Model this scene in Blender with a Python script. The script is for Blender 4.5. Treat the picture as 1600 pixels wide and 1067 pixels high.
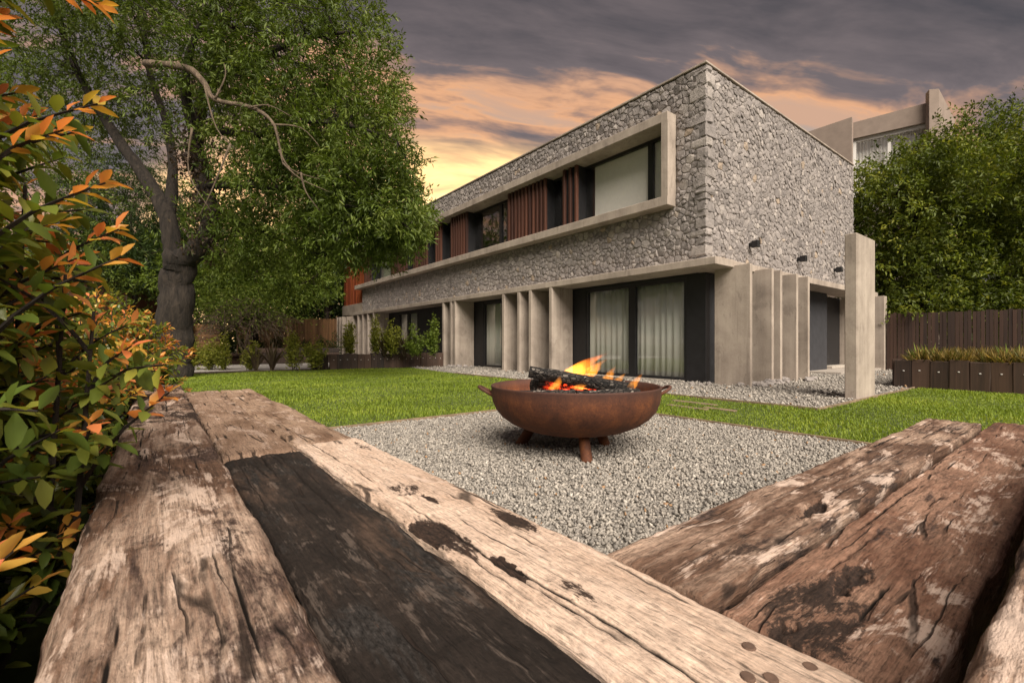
import bpy, math, random
import numpy as np
from mathutils import Vector, Matrix, noise
R = math.radians
for _o in list(bpy.data.objects): bpy.data.objects.remove(_o)
scene = bpy.context.scene
COL = scene.collection
# ------------------------------------------------------------------ camera
YAW = R(37.7); EYE = 0.9; FPX = 720.0; HORIZON = 537.0
cam_d = bpy.data.cameras.new('camera'); cam = bpy.data.objects.new('camera', cam_d); COL.objects.link(cam)
cam.location = (0, 0, EYE); cam.rotation_euler = (R(90), 0, -YAW)
cam_d.sensor_width = 36; cam_d.lens = 36 * FPX / 1600; cam_d.shift_y = (HORIZON - 533.5) / 1600
cam_d.clip_start = 0.02; cam_d.clip_end = 3000
cam_d.dof.use_dof = True; cam_d.dof.focus_distance = 3.0; cam_d.dof.aperture_fstop = 10.0
scene.camera = cam
# ------------------------------------------------------------------ sky and sun
SUN_TO = Vector((-0.30, -0.80, 0.80)).normalized()
sun_el = math.asin(SUN_TO.z); sun_az = math.atan2(SUN_TO.x, SUN_TO.y)
sd = bpy.data.lights.new('sun', 'SUN'); sd.energy = 1.5; sd.angle = R(45); sd.color = (1.0, 0.89, 0.76)
so = bpy.data.objects.new('sun', sd); COL.objects.link(so)
so.rotation_euler = (-SUN_TO).to_track_quat('-Z', 'Y').to_euler()
scene.view_settings.view_transform = 'Standard'; scene.view_settings.look = 'None'
scene.cycles.max_bounces = 5; scene.cycles.diffuse_bounces = 2; scene.cycles.transparent_max_bounces = 8
scene.view_settings.gamma = 1.0; scene.view_settings.use_curve_mapping = False
scene.view_settings.exposure = 2.3

class NT:
    """small helper to write node trees"""
    def __init__(s, tree): s.t = tree; s.n = tree.nodes; s.l = tree.links
    def add(s, typ, _in=None, **kw):
        n = s.n.new(typ)
        for k, v in kw.items(): setattr(n, k, v)
        for k, v in (_in or {}).items():
            if hasattr(v, 'is_linked'): s.l.new(v, n.inputs[k])
            else: n.inputs[k].default_value = v
        return n
    def math(s, op, a, b=0.0, c=None, clamp=False):
        n = s.n.new('ShaderNodeMath'); n.operation = op; n.use_clamp = clamp
        for i, v in enumerate((a, b, c)):
            if v is None: continue
            if hasattr(v, 'is_linked'): s.l.new(v, n.inputs[i])
            else: n.inputs[i].default_value = v
        return n.outputs[0]
    def noise(s, vec, scale, detail=6, rough=0.55, dist=0.0):
        n = s.add('ShaderNodeTexNoise', {'Scale': scale, 'Detail': detail, 'Roughness': rough, 'Distortion': dist})
        if vec is not None: s.l.new(vec, n.inputs['Vector'])
        return n.outputs['Fac']
    def mapping(s, vec, scale=(1, 1, 1), loc=(0, 0, 0), rot=(0, 0, 0)):
        n = s.add('ShaderNodeMapping', {'Scale': scale, 'Location': loc, 'Rotation': rot}); s.l.new(vec, n.inputs['Vector'])
        return n.outputs[0]
    def ramp(s, fac, stops, interp='LINEAR'):
        n = s.n.new('ShaderNodeValToRGB'); s.l.new(fac, n.inputs[0]); cr = n.color_ramp; cr.interpolation = interp
        while len(cr.elements) < len(stops): cr.elements.new(0.5)
        for e, (p, c) in zip(cr.elements, stops):
            e.position = p; e.color = (c, c, c, 1) if isinstance(c, (int, float)) else (*c, 1)
        return n.outputs[0]
    def mix(s, fac, a, b, mode='MIX'):
        n = s.n.new('ShaderNodeMix'); n.data_type = 'RGBA'; n.blend_type = mode
        for sock, v in ((n.inputs[0], fac), (n.inputs[6], a), (n.inputs[7], b)):
            if hasattr(v, 'is_linked'): s.l.new(v, sock)
            elif isinstance(v, tuple): sock.default_value = (*v, 1) if len(v) == 3 else v
            else: sock.default_value = v
        return n.outputs[2]
    def smooth(s, v, a, b):
        n = s.add('ShaderNodeMapRange', {'From Min': a, 'From Max': b}, interpolation_type='SMOOTHSTEP'); s.l.new(v, n.inputs[0])
        return n.outputs[0]

def make_world():
    w = bpy.data.worlds.new('World'); scene.world = w; w.use_nodes = True; w.cycles.sampling_method = 'NONE'
    t = NT(w.node_tree); t.n.clear()
    out = t.add('ShaderNodeOutputWorld'); bg = t.add('ShaderNodeBackground')
    t.l.new(bg.outputs[0], out.inputs[0])
    sky = t.add('ShaderNodeTexSky', sky_type='NISHITA', sun_disc=False)
    sky.sun_elevation = sun_el; sky.sun_rotation = sun_az
    tc = t.add('ShaderNodeTexCoord'); d = tc.outputs['Generated']
    sep = t.add('ShaderNodeSeparateXYZ'); t.l.new(d, sep.inputs[0])
    dz = t.math('MAXIMUM', sep.outputs[2], 0.0)
    den = t.math('ADD', dz, 0.16)
    px = t.math('DIVIDE', sep.outputs[0], den); py = t.math('DIVIDE', sep.outputs[1], den)
    cmb = t.add('ShaderNodeCombineXYZ', {0: px, 1: py, 2: dz})
    # cloud banks: a broad deck, streaks running across the view and fine wisps
    p = t.mapping(cmb.outputs[0], rot=(0, 0, R(28)))
    warp = t.add('ShaderNodeTexNoise', {'Scale': 1.1, 'Detail': 2}); t.l.new(p, warp.inputs['Vector'])
    pw = t.add('ShaderNodeVectorMath', {0: warp.outputs['Color'], 1: (0.55, 0.35, 0.0)}, operation='MULTIPLY')
    p2 = t.add('ShaderNodeVectorMath', {0: p, 1: pw.outputs[0]}, operation='ADD').outputs[0]
    broad = t.noise(t.mapping(p2, (0.7, 1.6, 0.3), (WX, WY, 0)), 1.0, 4, 0.5)
    wisp = t.noise(t.mapping(p2, (1.5, 4.6, 1), (3.1 + WX, 1.7 + WY, 0)), 1.0, 6, 0.60)
    fine = t.noise(t.mapping(p2, (4.0, 9.0, 1), (1.3, 5.7, 0)), 1.0, 4, 0.6)
    dens = t.math('ADD', t.math('ADD', t.math('MULTIPLY', broad, 0.50), t.math('MULTIPLY', wisp, 0.36)), t.math('MULTIPLY', fine, 0.14))
    dens = t.math('ADD', t.math('MULTIPLY', t.math('SUBTRACT', dens, 0.5), 1.18), 0.492)
    # the sunset side of the sky
    az = YAW - R(10)
    sdv = (math.sin(az), math.cos(az), 0.0)
    dot = t.add('ShaderNodeVectorMath', {0: d, 1: sdv}, operation='DOT_PRODUCT').outputs['Value']
    low = t.smooth(dz, 0.45, 0.28)
    glow = t.math('MULTIPLY', t.smooth(dot, 0.80, 0.97), low)
    K = 0.37
    sc = lambda *c: tuple(x * K for x in c)
    cloud_far = t.ramp(dens, [(0.38, sc(0.40, 0.32, 0.28)), (0.46, sc(0.25, 0.20, 0.18)), (0.53, sc(0.14, 0.118, 0.115)), (0.64, sc(0.062, 0.054, 0.055))])
    cloud_sun = t.ramp(dens, [(0.375, sc(0.46, 0.35, 0.28)), (0.43, sc(0.78, 0.40, 0.20)), (0.47, sc(0.40, 0.235, 0.160)), (0.51, sc(0.165, 0.130, 0.125)), (0.64, sc(0.070, 0.060, 0.060))])
    cloud_low = t.ramp(dens, [(0.38, sc(1.9, 1.40, 0.66)), (0.48, sc(1.7, 1.05, 0.42)), (0.55, sc(1.05, 0.58, 0.27)), (0.66, sc(0.36, 0.25, 0.19))])
    c = t.mix(t.smooth(dot, 0.0, 0.55), cloud_far, cloud_sun)
    thin = t.math('MULTIPLY', t.smooth(t.math('ADD', t.math('MULTIPLY', wisp, 0.75), t.math('MULTIPLY', fine, 0.25)), 0.485, 0.40), t.smooth(broad, 0.66, 0.45))
    c = t.mix(t.math('MULTIPLY', thin, 0.75), c, t.mix(t.smooth(dot, 0.1, 0.7), sc(0.34, 0.27, 0.24), sc(0.66, 0.37, 0.22)))
    c = t.mix(t.smooth(glow, 0.05, 0.5), c, cloud_low)
    skyc = t.mix(1.0, sky.outputs[0], (0.05, 0.05, 0.05), 'MULTIPLY')
    c = t.mix(0.06, c, skyc)
    t.l.new(c, bg.inputs['Color'])
    bg.inputs['Strength'].default_value = 0.62
WX, WY = 3.0, 6.0
make_world()
# ------------------------------------------------------------------ helpers
FW = (math.sin(YAW), math.cos(YAW)); RT = (math.cos(YAW), -math.sin(YAW))
def ray(px, py):
    k = (px - 800) / FPX
    return FW[0] + RT[0] * k, FW[1] + RT[1] * k, (HORIZON - py) / FPX
def atd(px, py, D):
    v = ray(px, py); return Vector((v[0] * D, v[1] * D, EYE + v[2] * D))
def atx(px, X):            # Y where the sight line of column px meets the plane X
    v = ray(px, HORIZON); return v[1] * X / v[0]
def atg(px, py, z=0.0):
    v = ray(px, py); t = (z - EYE) / v[2]; return Vector((v[0] * t, v[1] * t, z))

def tag(o, label=None, cat=None, group=None, kind=None):
    if label: o['label'] = label
    if cat: o['category'] = cat
    if group: o['group'] = group
    if kind: o['kind'] = kind
    return o
def thing(name, loc, label, cat, group=None, rz=0):
    o = bpy.data.objects.new(name, None); COL.objects.link(o); o.location = loc; o.rotation_euler = (0, 0, rz)
    o.empty_display_size = 0.1
    return tag(o, label, cat, group)
PW = {}
def link(name, me, parent=None, local=False):
    o = bpy.data.objects.new(name, me); COL.objects.link(o)
    if parent is not None:
        o.parent = parent
        if not local:      # mesh is given in world coordinates
            o.matrix_parent_inverse = world_of(parent).inverted()
    return o
def world_of(o):
    m = Matrix.LocRotScale(o.location, o.rotation_euler, o.scale)
    return m if o.parent is None else world_of(o.parent) @ o.matrix_parent_inverse @ m

class MB:
    def __init__(s): s.v = []; s.f = []
    def quad_box(s, x0, x1, y0, y1, z0, z1, b=0.0, M=None):
        """box with chamfered edges"""
        x0, x1 = sorted((x0, x1)); y0, y1 = sorted((y0, y1)); z0, z1 = sorted((z0, z1))
        n = len(s.v)
        if b <= 0:
            vs = [(x, y, z) for x in (x0, x1) for y in (y0, y1) for z in (z0, z1)]
            fs = [(0, 1, 3, 2), (4, 6, 7, 5), (0, 4, 5, 1), (2, 3, 7, 6), (0, 2, 6, 4), (1, 5, 7, 3)]
        else:
            vs = []; idx = {}
            for i, X in enumerate((x0, x1)):
                for j, Y in enumerate((y0, y1)):
                    for k, Z in enumerate((z0, z1)):
                        sx = b if i == 0 else -b; sy = b if j == 0 else -b; sz = b if k == 0 else -b
                        idx[i, j, k, 0] = len(vs); vs.append((X, Y + sy, Z + sz))
                        idx[i, j, k, 1] = len(vs); vs.append((X + sx, Y, Z + sz))
                        idx[i, j, k, 2] = len(vs); vs.append((X + sx, Y + sy, Z))
            fs = []
            for i in (0, 1):
                q = [idx[i, 0, 0, 0], idx[i, 1, 0, 0], idx[i, 1, 1, 0], idx[i, 0, 1, 0]]; fs.append(q if i else q[::-1])
                q = [idx[0, i, 0, 1], idx[1, i, 0, 1], idx[1, i, 1, 1], idx[0, i, 1, 1]]; fs.append(q if not i else q[::-1])
                q = [idx[0, 0, i, 2], idx[1, 0, i, 2], idx[1, 1, i, 2], idx[0, 1, i, 2]]; fs.append(q if i else q[::-1])
            for i in (0, 1):
                for j in (0, 1):
                    fs.append([idx[i, j, 0, 0], idx[i, j, 1, 0], idx[i, j, 1, 1], idx[i, j, 0, 1]])
                    fs.append([idx[i, 0, j, 0], idx[i, 1, j, 0], idx[i, 1, j, 2], idx[i, 0, j, 2]])
                    fs.append([idx[0, i, j, 1], idx[1, i, j, 1], idx[1, i, j, 2], idx[0, i, j, 2]])
                    for k in (0, 1): fs.append([idx[i, j, k, 0], idx[i, j, k, 1], idx[i, j, k, 2]])
        if M is not None: vs = [tuple(M @ Vector(p)) for p in vs]
        s.v += vs; s.f += [tuple(n + a for a in f) for f in fs]
        return s
    def tube(s, pts, radii, seg=8, caps=True, jitter=0.0, rnd=None):
        pts = [Vector(p) for p in pts]; n0 = len(s.v); up = Vector((0, 0, 1)); prev = None
        for i, p in enumerate(pts):
            t = (pts[min(i + 1, len(pts) - 1)] - pts[max(i - 1, 0)])
            if t.length < 1e-9: t = Vector((0, 0, 1))
            t.normalize()
            a = (prev - t * prev.dot(t)) if prev is not None else t.cross(up if abs(t.z) < 0.9 else Vector((1, 0, 0)))
            if a.length < 1e-6: a = t.cross(Vector((0, 1, 0)))
            a.normalize(); prev = a; b = t.cross(a)
            for k in range(seg):
                an = 2 * math.pi * k / seg
                rr = radii[i] * (1 + (rnd.uniform(-jitter, jitter) if rnd else 0))
                s.v.append(tuple(p + (a * math.cos(an) + b * math.sin(an)) * rr))
        for i in range(len(pts) - 1):
            for k in range(seg):
                q = n0 + i * seg; k2 = (k + 1) % seg
                s.f.append((q + k, q + k2, q + seg + k2, q + seg + k))
        if caps:
            s.f.append(tuple(n0 + k for k in range(seg))[::-1])
            q = n0 + (len(pts) - 1) * seg; s.f.append(tuple(q + k for k in range(seg)))
        return s
    def lathe(s, prof, seg=48, c=(0, 0, 0)):
        n0 = len(s.v)
        for r, z in prof:
            for k in range(seg):
                a = 2 * math.pi * k / seg; s.v.append((c[0] + r * math.cos(a), c[1] + r * math.sin(a), c[2] + z))
        for i in range(len(prof) - 1):
            for k in range(seg):
                k2 = (k + 1) % seg; s.f.append((n0 + i * seg + k, n0 + i * seg + k2, n0 + (i + 1) * seg + k2, n0 + (i + 1) * seg + k))
        return s
    def mesh(s, name, m, smooth=False):
        me = bpy.data.meshes.new(name); me.from_pydata(s.v, [], s.f)
        if m: me.materials.append(m)
        if smooth: me.polygons.foreach_set('use_smooth', [True] * len(me.polygons))
        me.update(); return me
    def build(s, name, m, parent=None, smooth=False, local=False):
        return link(name, s.mesh(name, m, smooth), parent, local)
def box(name, m, parent, x0, x1, y0, y1, z0, z1, b=0.006, local=False):
    return MB().quad_box(x0, x1, y0, y1, z0, z1, b).build(name, m, parent, local=local)

def fast_mesh(name, V, Fc, m, attrs=None, smooth=False):
    """numpy arrays to one mesh; Fc is (n, k); attrs: face float attributes"""
    me = bpy.data.meshes.new(name); V = np.asarray(V, dtype=np.float32); Fc = np.asarray(Fc, dtype=np.int32)
    n, k = Fc.shape
    me.vertices.add(len(V)); me.vertices.foreach_set('co', V.ravel())
    me.loops.add(n * k); me.loops.foreach_set('vertex_index', Fc.ravel())
    me.polygons.add(n); me.polygons.foreach_set('loop_start', np.arange(0, n * k, k, dtype=np.int32))
    if smooth: me.polygons.foreach_set('use_smooth', np.ones(n, dtype=bool))
    for an, av in (attrs or {}).items():
        a = me.attributes.new(an, 'FLOAT', 'FACE'); a.data.foreach_set('value', np.asarray(av, dtype=np.float32))
    me.materials.append(m); me.update(calc_edges=True); return me
def unit(a): return a / np.maximum(np.linalg.norm(a, axis=1, keepdims=True), 1e-9)
def leaves(name, P, D, L, W, m, parent=None, rnd=None, seed=0, fold=0.25, up=0.6):
    """leaf faces: two triangles folded on the midrib, base P, direction D"""
    g = np.random.default_rng(seed); n = len(P); D = unit(np.asarray(D, float)); P = np.asarray(P, float)
    N0 = g.normal(size=(n, 3)) + np.array([0, 0, up * 2]); S = unit(np.cross(D, N0)); Nn = np.cross(S, D)
    L = np.broadcast_to(np.asarray(L, float), (n,))[:, None]; W = np.broadcast_to(np.asarray(W, float), (n,))[:, None]
    mid = P + D * L * 0.45
    V = np.stack([P, mid + S * W * 0.5 + Nn * W * fold, P + D * L - Nn * L * 0.10, mid - S * W * 0.5 + Nn * W * fold], 1).reshape(-1, 3)
    i = np.arange(n) * 4
    Fc = np.stack([np.stack([i, i + 1, i + 2], 1), np.stack([i, i + 2, i + 3], 1)], 1).reshape(-1, 3)
    r = g.random(n) if rnd is None else rnd
    return link(name, fast_mesh(name, V, Fc, m, {'rnd': np.repeat(r, 2)}), parent)
# ------------------------------------------------------------------ materials
def mat(name):
    m = bpy.data.materials.new(name); m.use_nodes = True
    t = NT(m.node_tree); b = t.n['Principled BSDF']; return m, t, b
def objco(t): return t.add('ShaderNodeTexCoord').outputs['Object']
def geopos(t): return t.add('ShaderNodeNewGeometry').outputs['Position']
def attr(t, n): return t.add('ShaderNodeAttribute', attribute_name=n).outputs['Fac']
def bump(t, b, h, strength=0.3, dist=0.01):
    n = t.add('ShaderNodeBump', {'Strength': strength, 'Distance': dist, 'Height': h}); t.l.new(n.outputs[0], b.inputs['Normal']); return n
def plain(name, col, rough=0.6, metal=0.0, var=0.15, scale=6, bmp=0.15):
    m, t, b = mat(name); p = geopos(t)
    n = t.noise(p, scale, 8, 0.6)
    lo = tuple(c * (1 - var) for c in col); hi = tuple(min(1, c * (1 + var)) for c in col)
    t.l.new(t.ramp(n, [(0.3, lo), (0.7, hi)]), b.inputs['Base Color'])
    b.inputs['Roughness'].default_value = rough; b.inputs['Metallic'].default_value = metal
    if bmp: bump(t, b, t.noise(p, scale * 12, 5), bmp, 0.004)
    return m

def concrete_mat(name, tone=1.0):
    m, t, b = mat(name); p = geopos(t)
    big = t.noise(p, 1.3, 7, 0.62, 0.4); fine = t.noise(p, 38, 6, 0.7)
    boards = t.noise(t.mapping(p, (9, 9, 0.35)), 1.0, 3, 0.5)
    f = t.math('ADD', t.math('MULTIPLY', big, 0.6), t.math('ADD', t.math('MULTIPLY', fine, 0.22), t.math('MULTIPLY', boards, 0.22)))
    c = t.ramp(f, [(0.36, (0.21 * tone, 0.176 * tone, 0.148 * tone)), (0.50, (0.355 * tone, 0.300 * tone, 0.252 * tone)), (0.64, (0.47 * tone, 0.405 * tone, 0.342 * tone))])
    st = t.smooth(t.noise(t.mapping(p, (2.2, 2.2, 0.9), (5, 2, 1)), 1.7, 8, 0.7, 0.8), 0.58, 0.64)
    c = t.mix(t.math('MULTIPLY', st, 0.42), c, (0.17, 0.14, 0.118))
    drip = t.smooth(t.noise(t.mapping(p, (11, 11, 0.45), (3, 1, 0)), 1.0, 5, 0.6, 0.3), 0.585, 0.66)
    c = t.mix(t.math('MULTIPLY', drip, 0.32), c, (0.20, 0.165, 0.14))
    t.l.new(c, b.inputs['Base Color']); b.inputs['Roughness'].default_value = 0.85
    pores = t.add('ShaderNodeTexVoronoi', {'Scale': 26.0}); t.l.new(p, pores.inputs['Vector'])
    h = t.math('SUBTRACT', t.math('MULTIPLY', fine, 0.5), t.math('MULTIPLY', t.smooth(pores.outputs['Distance'], 0.16, 0.05), 0.8))
    bump(t, b, h, 0.35, 0.006); return m
M = {}
M['concrete'] = concrete_mat('concrete')
M['mortar'] = plain('mortar', (0.24, 0.208, 0.185), 0.95)

def stone_mat():
    m, t, b = mat('quarry_stone'); p = geopos(t); r = attr(t, 'rnd')
    base = t.ramp(r, [(0.0, (0.195, 0.176, 0.168)), (0.35, (0.262, 0.238, 0.227)), (0.7, (0.325, 0.294, 0.277)), (0.95, (0.43, 0.392, 0.362)), (1.0, (0.36, 0.29, 0.225))])
    n = t.noise(p, 9, 6, 0.68, 0.5); v = t.ramp(n, [(0.3, 0.66), (0.5, 0.98), (0.72, 1.28)])
    c = t.mix(1.0, base, v, 'MULTIPLY')
    pale = t.smooth(t.noise(p, 22, 6, 0.7), 0.60, 0.72)
    c = t.mix(t.math('MULTIPLY', pale, 0.35), c, (0.5, 0.455, 0.41))
    t.l.new(c, b.inputs['Base Color']); b.inputs['Roughness'].default_value = 0.9
    bump(t, b, t.noise(p, 26, 5, 0.72), 0.9, 0.022); return m
M['stone'] = stone_mat()
M['black'] = plain('black_panel', (0.012, 0.012, 0.014), 0.55, var=0.3)
M['black_metal'] = plain('black_aluminium', (0.014, 0.014, 0.016), 0.35, var=0.2, bmp=0.03)
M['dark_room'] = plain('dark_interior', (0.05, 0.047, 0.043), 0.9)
M['blue_black'] = plain('charcoal_render', (0.033, 0.034, 0.040), 0.8, var=0.2)
M['sill'] = plain('pale_sill', (0.42, 0.38, 0.33), 0.7)
M['paving'] = plain('paving', (0.36, 0.32, 0.28), 0.85)
M['pale_gravel'] = plain('pale_paving', (0.50, 0.47, 0.44), 0.9, scale=30)
M['white_paint'] = plain('white_paint', (0.72, 0.70, 0.67), 0.5, var=0.05, bmp=0.02)
M['render_taupe'] = plain('taupe_render', (0.27, 0.215, 0.18), 0.9, var=0.12, scale=2)
M['brick'] = plain('brick', (0.16, 0.062, 0.036), 0.9, var=0.4, scale=14)
M['mulch'] = plain('bark_mulch', (0.050, 0.030, 0.020), 0.95, var=0.6, scale=40, bmp=0.8)
M['earth'] = plain('earth', (0.055, 0.052, 0.026), 0.95, var=0.5, scale=3, bmp=0.5)
M['turf'] = plain('turf', (0.060, 0.088, 0.014), 0.95, var=0.5, scale=5, bmp=0.6)
M['plug'] = plain('wood_plug', (0.115, 0.070, 0.050), 0.9, var=0.4, scale=60)
M['edging'] = plain('timber_edging', (0.20, 0.145, 0.095), 0.9, var=0.4, scale=9)

def slat_wood(name, lo, hi, axis=2):
    m, t, b = mat(name); p = geopos(t); sc = [30, 30, 30]; sc[axis] = 1.2
    n = t.noise(t.mapping(p, tuple(sc)), 1.0, 7, 0.6, 0.4); r = t.add('ShaderNodeObjectInfo').outputs['Random']
    c = t.ramp(t.math('ADD', t.math('MULTIPLY', n, 0.65), t.math('MULTIPLY', r, 0.38)), [(0.25, lo), (0.75, hi)])
    t.l.new(c, b.inputs['Base Color']); b.inputs['Roughness'].default_value = 0.6; bump(t, b, n, 0.25, 0.004); return m
M['slat'] = slat_wood('red_hardwood', (0.030, 0.011, 0.008), (0.115, 0.044, 0.026))
M['cladding'] = slat_wood('varnished_boards', (0.12, 0.014, 0.006), (0.40, 0.105, 0.032))
M['fence'] = slat_wood('fence_boards', (0.018, 0.009, 0.006), (0.058, 0.028, 0.017))
M['cane'] = slat_wood('cane_fence', (0.10, 0.050, 0.022), (0.27, 0.140, 0.060))
M['post'] = slat_wood('dark_sleeper_posts', (0.010, 0.007, 0.006), (0.085, 0.048, 0.032))

def glass_mat():
    m, t, b = mat('window_glass')
    out = t.n['Material Output']; t.n.remove(b)
    fc = t.add('ShaderNodeLayerWeight', {'Blend': 0.5}).outputs['Facing']
    fr = t.math('ADD', 0.065, t.math('MULTIPLY', t.math('POWER', fc, 4.0), 0.9), clamp=True)
    tr = t.add('ShaderNodeBsdfTransparent', {'Color': (0.97, 0.975, 0.97, 1)}); gl = t.add('ShaderNodeBsdfGlossy', {'Roughness': 0.005, 'Color': (1, 1, 1, 1)})
    mx = t.add('ShaderNodeMixShader', {0: fr, 1: tr.outputs[0], 2: gl.outputs[0]})
    t.l.new(mx.outputs[0], out.inputs[0]); return m
M['glass'] = glass_mat()
def cloth_mat():
    m, t, b = mat('curtain_cloth')
    out = t.n['Material Output']
    b.inputs['Base Color'].default_value = (0.90, 0.92, 0.84, 1); b.inputs['Roughness'].default_value = 0.95
    tl = t.add('ShaderNodeBsdfTranslucent', {'Color': (0.6, 0.64, 0.55, 1)})
    mx = t.add('ShaderNodeMixShader', {0: 0.3, 1: b.outputs[0], 2: tl.outputs[0]}); t.l.new(mx.outputs[0], out.inputs[0])
    return m
M['curtain'] = cloth_mat()
M['blind'] = plain('pane_backing', (0.86, 0.84, 0.80), 0.9, var=0.03, bmp=0.0)  # pale cloth tone, also standing in for sky reflected in the big upper pane

def leaf_mat(name, stops, trans=0.3, rough=0.5, spec=0.3):
    m, t, b = mat(name); r = attr(t, 'rnd'); out = t.n['Material Output']
    p = geopos(t); r2 = t.math('ADD', t.math('MULTIPLY', r, 0.75), t.math('MULTIPLY', t.noise(p, 0.9, 1), 0.25))
    c = t.ramp(r2, stops); t.l.new(c, b.inputs['Base Color']); b.inputs['Roughness'].default_value = rough
    b.inputs['Specular IOR Level'].default_value = spec
    tl = t.add('ShaderNodeBsdfTranslucent'); c2 = t.mix(1.0, c, (1.5, 1.5, 0.7), 'MULTIPLY'); t.l.new(c2, tl.inputs[0])
    mx = t.add('ShaderNodeMixShader', {0: trans, 1: b.outputs[0], 2: tl.outputs[0]}); t.l.new(mx.outputs[0], out.inputs[0]); return m
M['leaf_willow'] = leaf_mat('willowy_leaves', [(0.1, (0.035, 0.055, 0.008)), (0.5, (0.098, 0.145, 0.020)), (0.9, (0.22, 0.265, 0.065))])
M['leaf_dark'] = leaf_mat('dark_leaves', [(0.1, (0.016, 0.030, 0.007)), (0.5, (0.034, 0.060, 0.013)), (0.9, (0.075, 0.115, 0.028))])
M['leaf_olive'] = leaf_mat('olive_leaves', [(0.1, (0.036, 0.052, 0.006)), (0.5, (0.105, 0.142, 0.017)), (0.9, (0.29, 0.30, 0.038))])
M['leaf_fresh'] = leaf_mat('fresh_leaves', [(0.1, (0.055, 0.090, 0.012)), (0.5, (0.13, 0.19, 0.026)), (0.9, (0.25, 0.31, 0.056))])
M['leaf_shrub'] = leaf_mat('shrub_leaves', [(0.1, (0.10, 0.125, 0.018)), (0.5, (0.25, 0.275, 0.042)), (0.85, (0.36, 0.34, 0.065)), (1.0, (0.30, 0.16, 0.05))])
M['leaf_flax'] = leaf_mat('flax_leaves', [(0.1, (0.045, 0.028, 0.022)), (0.5, (0.10, 0.075, 0.050)), (0.9, (0.20, 0.17, 0.10))])
M['leaf_photinia'] = leaf_mat('photinia_leaves', [(0.0, (0.040, 0.080, 0.017)), (0.30, (0.105, 0.150, 0.027)), (0.48, (0.27, 0.27, 0.044)), (0.62, (0.56, 0.37, 0.065)), (0.80, (0.68, 0.245, 0.085)), (1.0, (0.58, 0.12, 0.065))], 0.36, 0.32, 0.5)
M['leaf_sedge'] = leaf_mat('sedge_leaves', [(0.1, (0.075, 0.095, 0.018)), (0.5, (0.20, 0.145, 0.042)), (0.9, (0.40, 0.28, 0.10))])
M['grass'] = leaf_mat('grass_blades', [(0.1, (0.10, 0.135, 0.012)), (0.5, (0.185, 0.262, 0.028)), (0.88, (0.31, 0.36, 0.050)), (1.0, (0.45, 0.38, 0.13))], 0.35, 0.55, 0.25)

def bark_mat(name, lo, hi):
    m, t, b = mat(name); p = geopos(t)
    n = t.noise(t.mapping(p, (7, 7, 1.6)), 1.6, 9, 0.7, 0.6)
    t.l.new(t.ramp(n, [(0.34, lo), (0.66, hi)]), b.inputs['Base Color']); b.inputs['Roughness'].default_value = 0.95
    bump(t, b, n, 1.0, 0.10); return m
M['bark'] = bark_mat('bark', (0.006, 0.0045, 0.0035), (0.050, 0.038, 0.029))
M['bark_dark'] = bark_mat('dark_bark', (0.016, 0.011, 0.008), (0.060, 0.042, 0.030))
M['dead_twig'] = bark_mat('dead_twigs', (0.075, 0.052, 0.034), (0.24, 0.18, 0.125))

def gravel_mat(name, k=1.0):
    m, t, b = mat(name); r = attr(t, 'rnd'); p = geopos(t)
    c = t.ramp(r, [(0.0, (0.13 * k, 0.122 * k, 0.112 * k)), (0.25, (0.22 * k, 0.205 * k, 0.185 * k)), (0.6, (0.34 * k, 0.312 * k, 0.275 * k)), (0.9, (0.47 * k, 0.435 * k, 0.385 * k)), (0.996, (0.60 * k, 0.56 * k, 0.50 * k)), (1.0, (0.36 * k, 0.22 * k, 0.12 * k))])
    v = t.ramp(t.noise(p, 60, 6, 0.7), [(0.3, 0.75), (0.7, 1.2)])
    t.l.new(t.mix(1.0, c, v, 'MULTIPLY'), b.inputs['Base Color']); b.inputs['Roughness'].default_value = 0.85
    return m
M['gravel'] = gravel_mat('gravel_chips'); M['gravel_bed'] = plain('gravel_bed', (0.24, 0.22, 0.195), 0.95, var=0.5, scale=50, bmp=0.8)

def rust_mat():
    m, t, b = mat('rusted_steel'); p = objco(t)
    n = t.noise(p, 5, 9, 0.65, 0.3); f = t.noise(p, 70, 6, 0.7); st = t.noise(t.mapping(p, (9, 9, 0.8)), 1.2, 6, 0.6)
    z = t.add('ShaderNodeSeparateXYZ'); t.l.new(p, z.inputs[0])
    x = t.math('ADD', t.math('MULTIPLY', n, 0.5), t.math('ADD', t.math('MULTIPLY', f, 0.3), t.math('MULTIPLY', st, 0.25)))
    c = t.ramp(x, [(0.38, (0.036, 0.015, 0.010)), (0.52, (0.110, 0.037, 0.016)), (0.62, (0.190, 0.066, 0.022)), (0.74, (0.25, 0.100, 0.038))])
    # heat-darkened band round the rim, broken by noise
    rim = t.smooth(t.math('ADD', z.outputs[2], t.math('MULTIPLY', n, 0.10)), 0.50, 0.62)
    c = t.mix(t.math('MULTIPLY', rim, 0.75), c, (0.055, 0.030, 0.026))
    t.l.new(c, b.inputs['Base Color']); b.inputs['Roughness'].default_value = 0.78; b.inputs['Metallic'].default_value = 0.15
    bump(t, b, f, 0.35, 0.004); return m
M['rust'] = rust_mat()
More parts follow.
